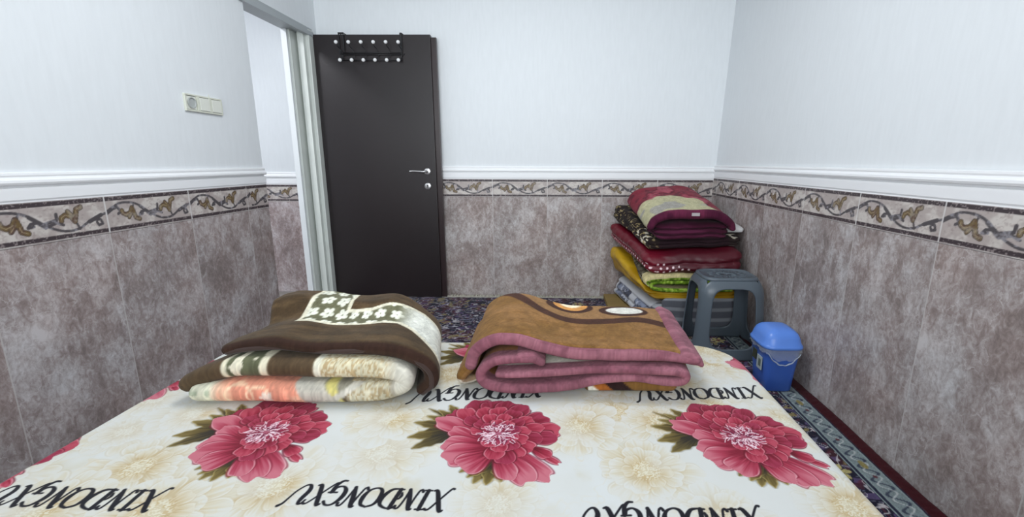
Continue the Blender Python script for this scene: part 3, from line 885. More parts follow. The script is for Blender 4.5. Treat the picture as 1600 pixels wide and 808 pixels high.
def spread_color(X, Y):
    n = len(X)
    c = np.tile(hx('#c8c9c5'), (n, 1))
    f1 = fbm(X * 9, Y * 9, 41, 5); f2 = fbm(X * 5 + 3, Y * 5, 44, 4)
    c = mixc(c, hx('#bdb397'), sm(.50, .72, f1) * .75)
    c = mixc(c, hx('#cccfcf'), sm(.50, .70, f2) * .8)
    r = random.Random(9)
    base = [(.157, 1.055), (.194, .835), (-.484, 1.157), (-.372, .880), (-1.0, .95), (-.856, .824), (-.544, .775), (-.10, .735), (-.40, 1.02), (.40, 1.08), (.26, 1.02),
            (.195, 1.22), (-.93, .70), (-1.06, 1.10), (.06, .99), (-.90, 1.03), (.55, .74), (.30, .70), (.56, 1.02), (-.72, .70), (.48, 1.32), (.36, 1.24), (-.30, 1.26), (.53, 1.46), (-.43, 1.45), (-1.12, .80)]
    for k, (x, y) in enumerate(base):
        c = cream_flower(c, X, Y, x, y, r.uniform(.85, 1.15), k)
    vein = np.abs(fbm(X * 16, Y * 16, 63, 3) - .5)
    c = mixc(c, hx('#cdb98f'), (1 - sm(.004, .018, vein)) * sm(.42, .6, f1) * .35)
    # watercolour softening between blooms
    c = mixc(c, hx('#cbccca'), sm(.48, .66, fbm(X * 7 + 9, Y * 7, 55, 3)) * .55)
    c = mixc(c, hx('#cdd0cf'), np.full(n, .22))
    for k, (x, y, s) in enumerate([(-.668, .936, .98), (-.122, .94, 1.0), (.444, .937, .97), (-1.195, .85, 1.0), (-1.175, 1.235, 1.0), (-.62, 1.30, 1.0), (-.165, 1.365, 1.0), (.715, 1.285, 1.0), (.44, .50, 1), (-.12, .5, 1), (-.67, .5, 1)]):
        c = peony(c, X, Y, x, y, s, k, k != 7)
    for x, y, L, h, sl, ti in ((-.735, .730, .325, .050, -.1, .03), (-.197, .740, .300, .050, .1, .05), (.372, .706, .322, .050, .12, -.01),
                               (.568, 1.168, .335, .058, .05, -.06), (-.030, 1.163, .342, .060, .1, -.10), (-.62, 1.17, .33, .058, .1, 0)):
        c = word(c, X, Y, x, y, L, h, sl, ti)
    return c

def spread():
    xs = np.r_[np.arange(-1.42, -1.16, .012), np.arange(-1.16, .66, .0014), np.arange(.66, .95, .008)]
    ysv = np.r_[np.arange(-.75, .62, .02), np.arange(.62, .98, .0013), np.arange(.98, 1.56, .0018), np.arange(1.56, 1.82, .012)]
    U, Vv = np.meshgrid(xs, ysv, indexing='ij'); nu, nv = U.shape
    U = U.ravel(); Vv = Vv.ravel()
    col = spread_color(U, Vv)
    # drape over the rounded mattress outline
    R = .16; rf = .028
    ix0, ix1, iy0, iy1 = BX0 + R, BX1 - R, BY0 + .05, BY1 - R
    ax = np.clip(U, ix0, ix1); ay = np.clip(Vv, iy0, iy1)
    dx = U - ax; dy = Vv - ay
    d = np.hypot(dx, dy); RR = np.where(Vv < iy0, .05, R)
    RR = np.where((np.abs(dy) < 1e-9) | (Vv > iy0), R, .05)
    over = np.maximum(0, d - (RR - rf))
    nx = np.where(d > 1e-9, dx / np.maximum(d, 1e-9), 0); ny = np.where(d > 1e-9, dy / np.maximum(d, 1e-9), 0)
    ang = np.minimum(over / rf, math.pi / 2)
    down = np.maximum(0, over - rf * math.pi / 2)
    out = np.where(over > 0, (RR - rf) + rf * np.sin(ang), d)
    fold = .010 * np.sin((U - Vv) * 34 + 3 * fbm(U * 3, Vv * 3, 6)) * sm(0, .12, down)
    out = out + fold + down * .04
    X = ax + nx * out; Y = ay + ny * out
    Z = BT - rf * (1 - np.cos(ang)) - down
    Z = Z + (.004 * (fbm(U * 4, Vv * 4, 8, 3) - .5) + .0016 * (fbm(U * 16, Vv * 12, 18, 3) - .5)) * (over < 1e-6)
    th = .004
    V = np.stack([X, Y, Z], 1)
    F = gridF(nu, nv)
    o = npmesh('bedspread', V, F, mat('bedspread_fleece', attr=True, rough=.9, sheen=.08, spec=.15, bump=(500, .15, .001)), colors=col)
    md = o.modifiers.new('thickness', 'SOLIDIFY'); md.thickness = .005; md.offset = -1
    tag(o, 'cream bedspread printed with red peonies and black upside-down lettering, spread over the bed', 'bedspread')
spread()

# ------------------------------------------------------------------ folded blankets: thick sheets swept in depth
def sheet(name, path, Y0, Y1, m, colf, parent=None, shift=(0, 0), ds=.005, dy=.005, wave=0.0, wf=(9, 6), seed=0, y0f=None, dyr=None, lift=None, xwarp=None):
    """path: [(x, z, thickness)] cross-section at the front (Y0); shifted by `shift` (dx,dz) at the back (Y1)"""
    L = sum(math.hypot(path[i + 1][0] - path[i][0], path[i + 1][1] - path[i][1]) for i in range(len(path) - 1))
    n = max(8, int(L / ds))
    C, s = crom(path, n)
    P = C[:, :2]; t = C[:, 2]
    Tn = np.gradient(P, axis=0); Tn /= np.linalg.norm(Tn, axis=1)[:, None] + 1e-12
    Nn = np.stack([-Tn[:, 1], Tn[:, 0]], 1)
    cap = 5
    # loop: outer side, end cap, inner side reversed, start cap
    cen = []; off = []; sv = []; side = []
    for i in range(n): cen.append(P[i]); off.append(Nn[i] * t[i] / 2); sv.append(s[i]); side.append(1)
    for k in range(1, cap):
        a = math.pi * k / cap; cen.append(P[-1]); off.append((Nn[-1] * math.cos(a) + Tn[-1] * math.sin(a)) * t[-1] / 2); sv.append(s[-1]); side.append(1 if k < cap / 2 else -1)
    for i in range(n - 1, -1, -1): cen.append(P[i]); off.append(-Nn[i] * t[i] / 2); sv.append(s[i]); side.append(-1)
    for k in range(1, cap):
        a = math.pi * k / cap; cen.append(P[0]); off.append((-Nn[0] * math.cos(a) - Tn[0] * math.sin(a)) * t[0] / 2); sv.append(s[0]); side.append(-1 if k < cap / 2 else 1)
    cen = np.array(cen); off = np.array(off); sv = np.array(sv); side = np.array(side)
    M = len(cen); tm = float(np.mean(t)) / 2
    q = tm * (1 - np.cos(np.linspace(0, math.pi / 2, 6)))[:-1]
    ys_ = np.r_[Y0 + q, np.arange(Y0 + tm, Y1 - tm, dy), Y1 - q[::-1]]
    e = np.minimum(ys_ - Y0, Y1 - ys_)
    e = np.sqrt(np.clip(1 - (1 - np.clip(e / tm, 0, 1)) ** 2, 0, 1)) * .94 + .06
    K = len(ys_)
    yf = (ys_ - Y0) / (Y1 - Y0)
    Xc = cen[:, None, 0] + off[:, None, 0] * e[None, :] + (shift[0](yf)[None, :] if callable(shift[0]) else shift[0] * yf[None, :])
    Zc = cen[:, None, 1] + off[:, None, 1] * e[None, :] + (shift[1](yf)[None, :] if callable(shift[1]) else shift[1] * yf[None, :])
    Yc = np.broadcast_to(ys_[None, :], (M, K)).copy()
    if y0f is not None:      # front edge wanders with the arc length
        Yc = Yc + (y0f(sv, s[-1])[:, None]) * (1 - yf)[None, :]
    if dyr is not None:
        Yc = Yc + dyr(Xc) * yf[None, :]
    S = np.broadcast_to(sv[:, None], (M, K)); SD = np.broadcast_to(side[:, None], (M, K)); ED = np.broadcast_to((ys_ - Y0)[None, :], (M, K))
    if xwarp is not None:
        Xc = xwarp(Xc, yf[None, :])
    if lift is not None:
        Zc = Zc + lift(Xc, yf[None, :])
    if wave:
        w_ = wave * (fbm(S * wf[0] + seed, Yc * wf[1], seed, 3) - .5) * 2
        Zc = Zc + w_
    V = np.stack([Xc, Yc, Zc], -1).reshape(-1, 3)
    F = gridF(M, K, wrap=True)
    # close front and back: strips between outer and inner side
    i = np.arange(n - 1); oi = i; oi2 = i + 1
    inn = lambda i_: (n + cap - 1) + (n - 1 - i_)
    fr = np.stack([oi * K, inn(oi) * K, inn(oi2) * K, oi2 * K], 1)
    bk = np.stack([oi * K + K - 1, oi2 * K + K - 1, inn(oi2) * K + K - 1, inn(oi) * K + K - 1], 1)
    F = np.vstack([F, fr, bk])
    col = colf(SD.ravel(), S.ravel(), V[:, 0], V[:, 1], V[:, 2], ED.ravel(), s[-1])
    fz = noise(S.ravel() * 260, V[:, 1] * 260, 4) * .6 + noise(S.ravel() * 60, V[:, 1] * 45, 14) * .4
    col = col * (.84 + .32 * fz)[:, None]
    return npmesh(name, V, F, m, parent, colors=col)

M_plush = mat('plush_blanket', attr=True, rough=.9, sheen=.06, spec=.15, bump=(350, .35, .002))
M_fleece = mat('fleece_blanket', attr=True, rough=.95, sheen=.05, spec=.1, bump=(300, .45, .002))

def solid(col):
    col = hx(col) if isinstance(col, str) else col
    return lambda SD, S, X, Y, Z, E, L: np.tile(col, (len(S), 1))

# --- left: dark olive-brown plush blanket
bl = empty('folded_blanket', (-0.62, 1.30, BT))
tag(bl, 'olive brown plush blanket with cream and peach lower fold, left one on the bed', 'blanket')
OUT = [(-.862, .612, .030), (-.80, .622, .036), (-.72, .628, .036), (-.64, .620, .034), (-.56, .618, .036), (-.46, .622, .040), (-.385, .608, .042), (-.330, .568, .044), (-.322, .525, .040), (-.350, .500, .026)]
INP = [(-.960, .528, .050), (-.90, .556, .050), (-.80, .574, .050), (-.62, .573, .050), (-.47, .573, .050), (-.405, .565, .048), (-.380, .543, .046), (-.405, .521, .046), (-.47, .514, .052), (-.62, .512, .056), (-.80, .512, .056), (-.925, .509, .050)]
LP = []   # filled below: the cream-outlined band on the top, in (unrolled x, y)
def out_col(SD, S, X, Y, Z, E, L):
    n = len(S)
    c = np.tile(hx('#433422'), (n, 1))
    c = mixc(c, hx('#57452f'), sm(.42, .72, fbm(S * 9, Y * 40, 7)) * .9)
    u = -.862 + S - .05 * (Y - 1.11) / .39
    top = SD > 0
    band = [(-.770, 1.252), (-.640, 1.247), (-.560, 1.248), (-.490, 1.26), (-.445, 1.262), (-.40, 1.235), (-.355, 1.195), (-.31, 1.165), (-.27, 1.16), (-.20, 1.15),
            (-.20, 1.33), (-.27, 1.34), (-.33, 1.37), (-.39, 1.395), (-.455, 1.375), (-.55, 1.345), (-.635, 1.338), (-.668, 1.50), (-.80, 1.52), (-.795, 1.40)]
    d = polydist(u, Y, band)
    cream = hx('#d8d3bd')
    green = mixc(np.tile(hx('#5d5c45'), (n, 1)), hx('#6d6c55'), noise(S * 40, Y * 40, 3))
    white = mixc(np.tile(hx('#cfd0c4'), (n, 1)), hx('#dfe0da'), fbm(S * 12, Y * 12, 5))
    inner = mixc(green, white, sm(-.47, -.40, u))
    # little five-petalled blossoms
    fx, fy = u / .052 + .4 * noise(u * 11, Y * 13, 2), Y / .054 + .35 * noise(u * 9 + 4, Y * 12, 6)
    row = np.floor(fy); fx = fx + .5 * (row % 2)
    kx = np.floor(fx); hx_ = noise(kx * 3.3, row * 5.1, 9) - .5
    lx = (fx - kx - .5 - hx_ * .3) * .052; ly = (fy - row - .5) * .054
    th = np.arctan2(ly, lx) + hx_ * 5
    rad = (.022 + .012 * hx_) * (.55 + .45 * np.abs(np.cos(2.5 * th)) ** .7)
    bloss = (1 - sm(-.0025, .0025, np.hypot(lx, ly) - rad)) * sm(.001, .004, np.hypot(lx, ly))
    inner = mixc(inner, hx('#dcdccd'), bloss * (1 - sm(-.46, -.42, u)))
    a = sm(0, .003, d) * top
    c = mixc(c, cream, a)
    c = mixc(c, inner, sm(.012, .017, d) * top)
    c = mixc(c, cream, (1 - sm(.005, .009, np.abs((u + .445) * .34 - (Y - 1.475) * 1.0 - .10 * np.maximum(0, u + .33)))) * (u > -.47) * top * (Y > 1.3))
    c = mixc(c, hx('#35241d'), (1 - sm(.008, .016, E)))           # piped edge
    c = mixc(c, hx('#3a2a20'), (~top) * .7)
    return c
sheet('outer_fold', OUT, 1.11, 1.455, M_plush, out_col, bl, (0, .0), ds=.0035, dy=.0035, wave=.005, wf=(7, 9), seed=2,
      y0f=lambda s, L: .004 * np.sin(s * 25), lift=lambda x, f: sm(.50, .80, f) * (.034 + .018 * sm(-.70, -.84, x)) * (1 - .8 * sm(-.52, -.40, x)) - .004 * sm(.2, .45, f) * sm(-.7, -.8, x),
      xwarp=lambda x, f: x + f * (-.075 * sm(-.75, -.35, x)) - .03 * sm(.5, .8, f) * sm(-.75, -.86, x) + .02 * sm(0, .5, f) * sm(-.75, -.86, x))
def in_col(SD, S, X, Y, Z, E, L):
    n = len(S)
    brown = mixc(np.tile(hx('#4a3c2c'), (n, 1)), hx('#5d4c38'), fbm(S * 12, Y * 12, 3))
    c = brown.copy()
    def seg(a, b, col, soft=.004, tiltk=0.0):
        nonlocal c
        u = S + tiltk * (Z - .54)
        c = mixc(c, col, sm(a - soft, a + soft, u) * (1 - sm(b - soft, b + soft, u)))
    green = mixc(np.tile(hx('#5a5c46'), (n, 1)), hx('#d6d0ba'), sm(.66, .70, noise(S * 45, Z * 40 + Y * 22, 8)))
    seg(.115, .235, hx('#d6d0b8')); seg(.130, .215, green)
    spk = mixc(np.tile(hx('#cbc4a8'), (n, 1)), hx('#a98f66'), sm(.52, .62, noise(S * 260, Y * 190 + Z * 260, 5)) * .75)
    seg(.355, .60, spk, .004)
    seg(.355, .373, hx('#dedbc8'))
    white = mixc(np.tile(hx('#d3d0c4'), (n, 1)), hx('#b7b2a2'), fbm(S * 14, Z * 20, 12) * .5)
    seg(.545, .65, white, .03)
    spk2 = mixc(np.tile(hx('#c9c3ac'), (n, 1)), hx('#a28a63'), sm(.55, .65, noise(S * 260, Y * 190 + Z * 260, 6)) * .7)
    seg(.645, .755, spk2, .01)
    # lower layer: grey, yellow, peach, pale yellow (towards the free end)
    k = (.51 - Z) * .9
    seg(.735, .90, hx('#8f8b7c'), .004, .9); seg(.785, .815, hx('#d6cc7e'), .006, -.4)
    seg(.715, .745, hx('#c9c5b9'), .004, 1.6)
    seg(.82, .91, hx('#c4c0b3'), .004, -.9)
    peach = mixc(np.tile(hx('#e2987f'), (n, 1)), hx('#ecc0a2'), sm(.45, .7, fbm(S * 14, Z * 16, 31)))
    seg(.895, 1.135, peach, .004, -.6)
    for cs, r_ in ((1.035, .036), (.985, .03)):
        rr = np.hypot(S - cs, (Z - .508) * 1.2)
        c = mixc(c, hx('#f0cfae'), (1 - sm(.002, .005, np.abs(rr - r_))) * .8)
    rr = np.hypot(S - .965, (Z - .505) * 1.1); th = np.arctan2(Z - .505, S - .965)
    c = mixc(c, hx('#e9dccb'), 1 - sm(-.002, .003, rr - .018 * (.6 + .4 * np.abs(np.cos(2.5 * th)))))
    pale = mixc(np.tile(hx('#d8d6c0'), (n, 1)), hx('#cdd09b'), sm(.4, .8, S * 7 - 8.0))
    pale = mixc(pale, hx('#82907a'), (1 - sm(.006, .010, np.hypot((S * 30 % 1 - .5) / 30, (Z - .515)))) * .6)
    seg(1.10, 1.5, pale, .02)
    # the inner side of the fold (hidden reverse) stays speckled cream
    c = mixc(c, spk, (SD < 0) & (S > .31) & (S < .75) & (E > .03))
    return c
sheet('inner_fold', INP, 1.078, 1.44, M_plush, in_col, bl, (0, 0), ds=.003, dy=.006, wave=.003, wf=(7, 6), seed=4, y0f=lambda s, L: -.014 * sm(.62, .70, s), xwarp=lambda x, f: x + f * (.10 * sm(-.75, -.96, x) - .065 * sm(-.6, -.35, x)))
# rolled hem along the front of the top layer
def hem(name, path, Y, r, m, parent, dy=0.0, off=0.0, side=0.0):
    C, s = crom(path, 90)
    pts = []
    for i, p in enumerate(C):
        t = C[min(i + 1, 89), :2] - C[max(i - 1, 0), :2]; t /= np.linalg.norm(t) + 1e-9
        pts.append((p[0] - t[1] * side, Y + off, p[1] + t[0] * side))
    return tube(name, pts, r, m, parent, 8)
hem('hem', [(a, b - .006) for a, b, _ in OUT], 1.119, .0085, mat('dark_brown_binding', '#35231d', .8, sheen=.2), bl)

# --- right: tan blanket bound in pink
br = empty('folded_blanket', (0.07, 1.32, BT))
tag(br, 'tan brown blanket with rose pink border, loosely rolled, right one on the bed', 'blanket')
A_ = [(.372, .584, .026), (.28, .592, .032), (.15, .594, .034), (.05, .598, .034), (-.03, .615, .034), (-.095, .634, .034), (-.155, .632, .034), (-.205, .602, .034), (-.222, .560, .032),
      (-.250, .522, .030), (-.228, .498, .022), (-.10, .491, .014), (.05, .491, .016), (.20, .500, .034), (.325, .500, .034)]
B_ = [(-.050, .590, .022), (-.11, .588, .024), (-.165, .576, .026), (-.194, .544, .028), (-.170, .514, .030), (-.08, .507, .028), (.04, .514, .026), (.14, .531, .024), (.22, .536, .024), (.30, .528, .024),
      (.345, .532, .024), (.348, .552, .024), (.30, .561, .022), (.20, .562, .022), (.10, .557, .022), (.0, .550, .022), (-.10, .546, .020), (-.145, .546, .018)]
def a_col(SD, S, X, Y, Z, E, L):
    n = len(S)
    c = np.tile(hx('#7a5930'), (n, 1))
    c = mixc(c, hx('#8c6740'), sm(.4, .7, fbm(S * 10, Y * 12, 7)) * .8)
    c = mixc(c, hx('#6e4d26'), sm(.5, .75, fbm(S * 30, Y * 60, 17)) * .6)
    top = (SD < 0)          # outer side of the roll
    # dark wavy stripe and ovals near the far end
    stripe = [(-.190, 1.53), (-.135, 1.49), (-.085, 1.435), (-.035, 1.385), (.03, 1.355), (.10, 1.347), (.18, 1.355), (.25, 1.372), (.31, 1.366), (.42, 1.33)]
    P, _ = crom(stripe, 40); P = [tuple(p) for p in P]
    d = segd(X, Y, P)
    c = mixc(c, hx('#43291f'), (1 - sm(.021, .025, d)) * top)
    above = inpoly(X, Y, P + [(.5, 1.7), (-.25, 1.7)])
    c = mixc(c, hx('#8f6c48'), above * (1. - (1 - sm(.018, .022, d))) * top * .8)
    for (cx, cy, rx, ry, dark) in ((.055, 1.478, .080, .058, 1), (.232, 1.452, .082, .050, 1)):
        q = np.hypot((X - cx) / rx, (Y - cy) / ry)
        c = mixc(c, hx('#3d241c'), (1 - sm(.96, 1.02, q)) * top)
    q = np.hypot((X - .058) / .058, (Y - 1.492) / .050); c = mixc(c, hx('#c98f4f'), (1 - sm(.96, 1.03, q)) * top)
    q = np.hypot((X - .058) / .042, (Y - 1.505) / .040); c = mixc(c, hx('#ead9bb'), (1 - sm(.7, 1.05, q)) * top)
    q = np.hypot((X - .236) / .062, (Y - 1.456) / .034); c = mixc(c, hx('#cfcdc5'), (1 - sm(.92, 1.05, q)) * top)
    # underside and lower face: white patch, rust and dark stripes
    low = (S > 1.05)
    c = mixc(c, hx('#ddd8cb'), low * (X < .125) * 1.0)
    c = mixc(c, hx('#9b5c2a'), low * sm(.108, .118, X + (Z - .5) * 1.2) * (1 - sm(.150, .156, X + (Z - .5) * 1.2)))
    c = mixc(c, hx('#2f2020'), low * sm(.150, .156, X + (Z - .5) * 1.2) * (1 - sm(.205, .211, X + (Z - .5) * 1.2)))
    c = mixc(c, hx('#d8cdbb'), (Z < .515) * (X < -.19) * (Y < 1.2) * 1.0)
    c = mixc(c, hx('#8f6a45'), (~top) * (S < 1.0) * .6)
    return c
sheet('tan_field', A_, 1.152, 1.51, M_fleece, a_col, br, (.0, .010), ds=.0035, dy=.0035, wave=.0045, wf=(5, 6), seed=6, y0f=lambda s, L: .060 * sm(.68, .76, s) * (1 - sm(1.02, 1.05, s)))
PINK = mixc(np.tile(hx('#9a6272'), (1, 1)), hx('#9a6272'), np.ones(1))[0]
def pink_col(SD, S, X, Y, Z, E, L):
    n = len(S)
    c = np.tile(hx('#83535f'), (n, 1))
    c = mixc(c, hx('#9c6874'), sm(.4, .7, fbm(S * 12, Y * 30 + Z * 20, 7)) * .8)
    c = mixc(c, hx('#6d404c'), sm(.55, .8, fbm(S * 30 + Y * 30, Y * 18, 19)) * .5)
    return c
def b_col(SD, S, X, Y, Z, E, L):
    c = pink_col(SD, S, X, Y, Z, E, L)
    inner = mixc(np.tile(hx('#8a5c36'), (len(S), 1)), hx('#e0dccf'), (S > .95) & (S < 1.3))
    return mixc(c, inner, sm(.045, .048, E))
sheet('rolled_fold', B_, 1.120, 1.49, M_fleece, b_col, br, (.03, .006), ds=.0035, dy=.005, wave=.0035, wf=(8, 6), seed=9,
      y0f=lambda s, L: .006 * np.sin(s * 14))
# pink binding wrapped round the front edge of the tan field, and along its right-hand end
AB = [(a, b + .001, t + .007) for a, b, t in A_[:9]]
AB[0] = (.388, .578, .020)
sheet('front_binding', AB, 1.140, 1.158, M_fleece, pink_col, br, (0, .001), ds=.0035, dy=.004, wave=.0035, wf=(14, 6), seed=6)
sheet('side_binding', [(.400, .568, .016), (.388, .578, .030), (.358, .588, .038)], 1.144, 1.515, M_fleece, pink_col, br, (.006, .011), ds=.0035, dy=.004, wave=.004, wf=(9, 14), seed=3)
# turned corner of the loose inner flap
sheet('flap_binding', [(-.030, .578, .022), (-.055, .590, .028), (-.085, .591, .029)], 1.124, 1.20, M_fleece, pink_col, br, (0, 0), ds=.003, dy=.004, wave=.002, seed=5)

# ------------------------------------------------------------------ pile of bedding in the far right corner
def slab(name, lo, hi, m, colf, parent=None, r=.35, n=(34, 34, 14), wob=.006, seed=0, sag=0.0, layers=0, ldepth=.006):
    """cushion-like block; lo / hi = four (x, y, z) corners: front-left, front-right, back-right, back-left"""
    lo = np.array(lo, float); hi = np.array(hi, float)
    Vs, Fs, A = [], [], []
    base = 0
    def face(fu, fv, axis, val):
        nonlocal base
        u = np.linspace(-1, 1, fu); v = np.linspace(-1, 1, fv)
        Uu, Vv = np.meshgrid(u, v, indexing='ij'); Uu = Uu.ravel(); Vv = Vv.ravel(); W_ = np.full_like(Uu, val)
        p = {0: np.stack([W_, Uu, Vv], 1), 1: np.stack([Uu, W_, Vv], 1), 2: np.stack([Uu, Vv, W_], 1)}[axis]
        F = gridF(fu, fv) + base
        flip = (val > 0) == (axis == 1)
        if flip: F = F[:, ::-1]
        Vs.append(p); Fs.append(F); base += len(p)
    for val in (-1, 1):
        face(n[1], n[2], 0, val); face(n[0], n[2], 1, val); face(n[0], n[1], 2, val)
    P = np.vstack(Vs); F = np.vstack(Fs)
    Q = P.copy()
    size = np.array([np.linalg.norm(lo[1] - lo[0]), np.linalg.norm(lo[3] - lo[0]), np.linalg.norm(hi[0] - lo[0])])
    rad = r * size[2]
    half = size / 2
    pr = P * half
    inner = np.clip(pr, -(half - rad), half - rad)
    dd = pr - inner; L = np.linalg.norm(dd, axis=1)
    Q = np.where(L[:, None] > 1e-9, inner + dd / np.maximum(L, 1e-9)[:, None] * np.minimum(L, rad)[:, None] , pr) / half
    a = (Q[:, 0] + 1) / 2; b = (Q[:, 1] + 1) / 2; h = (Q[:, 2] + 1) / 2
    def quad(c): return ((1 - a) * (1 - b))[:, None] * c[0] + (a * (1 - b))[:, None] * c[1] + (a * b)[:, None] * c[2] + ((1 - a) * b)[:, None] * c[3]
    V = quad(lo) * (1 - h)[:, None] + quad(hi) * h[:, None]
    # side layering: creases between folded layers
    if layers:
        sidew = np.clip(np.maximum(np.abs(Q[:, 0]), np.abs(Q[:, 1])), 0, 1) ** 8
        cr = np.abs(np.sin(math.pi * (h * layers + .25 * (fbm(a * 3 + seed, b * 3, seed) - .5)))) ** .5
        dirx = Q[:, 0] * (np.abs(Q[:, 0]) > .8); diry = Q[:, 1] * (np.abs(Q[:, 1]) > .8)
        V[:, 0] += dirx * (cr - 1) * ldepth * sidew; V[:, 1] += diry * (cr - 1) * ldepth * sidew
    w_ = wob * 2
    V[:, 2] += w_ * (fbm(V[:, 0] * 6, V[:, 1] * 6, seed, 3) - .5) * (h > .02) - sag * (1 - Q[:, 0] ** 2) * h
    V[:, 0] += w_ * (fbm(V[:, 2] * 14, V[:, 1] * 7, seed + 3, 3) - .5)
    V[:, 1] += w_ * (fbm(V[:, 0] * 7, V[:, 2] * 14, seed + 5, 3) - .5)
    col = colf(Q, V, h)
    # weld seam duplicates
    me_o = npmesh(name, V, F, m, parent, colors=col)
    bm = bmesh.new(); bm.from_mesh(me_o.data); bmesh.ops.remove_doubles(bm, verts=bm.verts, dist=.0002)
    bmesh.ops.recalc_face_normals(bm, faces=bm.faces); bm.to_mesh(me_o.data); bm.free()
    return me_o

def corners(fl, fr, brr, bll): return [fl, fr, brr, bll]
M_shiny = mat('satin_quilt', attr=True, rough=.42, sheen=.0, spec=.4, bump=(60, .2, .004))
M_vinyl = mat('glossy_cover', attr=True, rough=.3, spec=.5, bump=(40, .15, .003))

# flat tan board under the mattresses
bd = box('cardboard_sheet', .41, 1.10, 3.20, 3.60, .018, .050, mat('cardboard_tan', '#8f7846', .8, var=.1))
tag(bd, 'flat tan cardboard sheet sticking out at the bottom left of the bedding pile', 'cardboard')

def bag_col(Q, V, h):
    n = len(V)
    c = np.tile(hx('#c9ccd2'), (n, 1))
    left = Q[:, 0] < -.86
    y = V[:, 1]; z = V[:, 2]
    fr = ((y - 2.8) / .40) % 1
    panel = (fr > .14) & (fr < .86) & (h > .18) & (h < .78)
    blue = mixc(np.tile(hx('#3a4358'), (n, 1)), hx('#8a94ab'), sm(.42, .6, fbm(y * 13, z * 18, 3)))
    blue = mixc(blue, hx('#c5cbd8'), sm(.62, .7, fbm(y * 20, z * 30, 8)))
    c = mixc(c, blue, panel * 1.0 * left)
    c = mixc(c, hx('#15161a'), (np.abs(fbm(y * 22, z * 36, 13) - .5) < .02) * left * panel * .9)
    front = (Q[:, 1] < -.86)
    gr = np.tile(hx('#5d6068'), (n, 1)); gr = mixc(gr, hx('#9b9ea4'), sm(.55, .7, np.abs(np.sin(h * math.pi * 4 + .4 * np.sin(V[:, 0] * 6)))))
    c = mixc(c, gr, front * 1.0)
    return c
o = slab('wrapped_mattress', corners((.60, 2.84, .052), (1.19, 2.84, .052), (1.20, 3.62, .052), (.47, 3.62, .052)),
         corners((.66, 2.84, .195), (1.19, 2.84, .195), (1.21, 3.62, .215), (.53, 3.60, .215)), M_vinyl, bag_col, None, .28, (44, 80, 24), .008, 1, layers=3, ldepth=.016)
tag(o, 'folded mattress in white and blue printed cover, bottom of the corner bedding pile', 'mattress')

def grey_pad(Q, V, h):
    n = len(V)
    c = np.tile(hx('#4a4c53'), (n, 1))
    return mixc(c, hx('#8e9096'), (1 - sm(.06, .16, np.abs(h - .6 + .1 * np.sin(V[:, 0] * 9)))))
o = slab('folded_floor_mat', corners((.70, 2.805, .017), (1.185, 2.805, .017), (1.19, 2.845, .017), (.70, 2.845, .017)),
         corners((.70, 2.805, .25), (1.19, 2.805, .25), (1.19, 2.845, .25), (.70, 2.845, .25)), M_fleece, lambda Q, V, h: mixc(np.tile(hx('#5c5e66'), (len(V), 1)), hx('#85888e'), sm(.75, .95, np.abs(np.sin(h * math.pi * 3.5 + .3 * np.sin(V[:, 0] * 8))))),
         None, .10, (60, 6, 60), .004, 7, layers=0)
tag(o, 'dark grey striped floor mat folded upright behind the grey stool', 'mat')

def yel(Q, V, h):
    n = len(V); c = np.tile(hx('#b48a10'), (n, 1))
    c = mixc(c, hx('#cfa624'), sm(.45, .7, fbm(V[:, 1] * 7, V[:, 2] * 9 + V[:, 0] * 5, 4)))
    return mixc(c, hx('#7f5f12'), sm(.6, .8, fbm(V[:, 1] * 12 + V[:, 0] * 9, V[:, 2] * 20, 14)) * .6)
o = slab('folded_quilt', corners((.655, 2.86, .222), (1.19, 2.86, .222), (1.20, 3.62, .240), (.49, 3.62, .240)),
         corners((.585, 2.88, .285), (1.18, 2.88, .280), (1.21, 3.62, .43), (.435, 3.62, .455)), M_shiny, yel, None, .30, (44, 60, 20), .012, 2, layers=2, ldepth=.012)
tag(o, 'mustard yellow quilt folded between the white-covered mattress and the green-edged blanket', 'quilt')

def khaki(Q, V, h):
    n = len(V); c = np.tile(hx('#5b5546'), (n, 1)); q = noise(V[:, 0] * 50 + V[:, 1] * 40, V[:, 2] * 60 + V[:, 1] * 30, 4)
    c = mixc(c, hx('#98927c'), sm(.5, .6, q)); return mixc(c, hx('#3c3026'), sm(.6, .7, noise(V[:, 1] * 70, V[:, 2] * 50, 9)))
o = slab('folded_blanket', corners((.600, 2.93, .295), (1.15, 2.93, .295), (1.20, 3.61, .442), (.58, 3.61, .458)),
         corners((.575, 2.93, .400), (1.15, 2.93, .400), (1.20, 3.61, .50), (.56, 3.61, .50)), M_fleece, khaki, None, .3, (30, 40, 16), .008, 12, layers=2, ldepth=.01)
tag(o, 'khaki and brown patterned blanket just under the red dotted quilt in the corner pile', 'blanket')

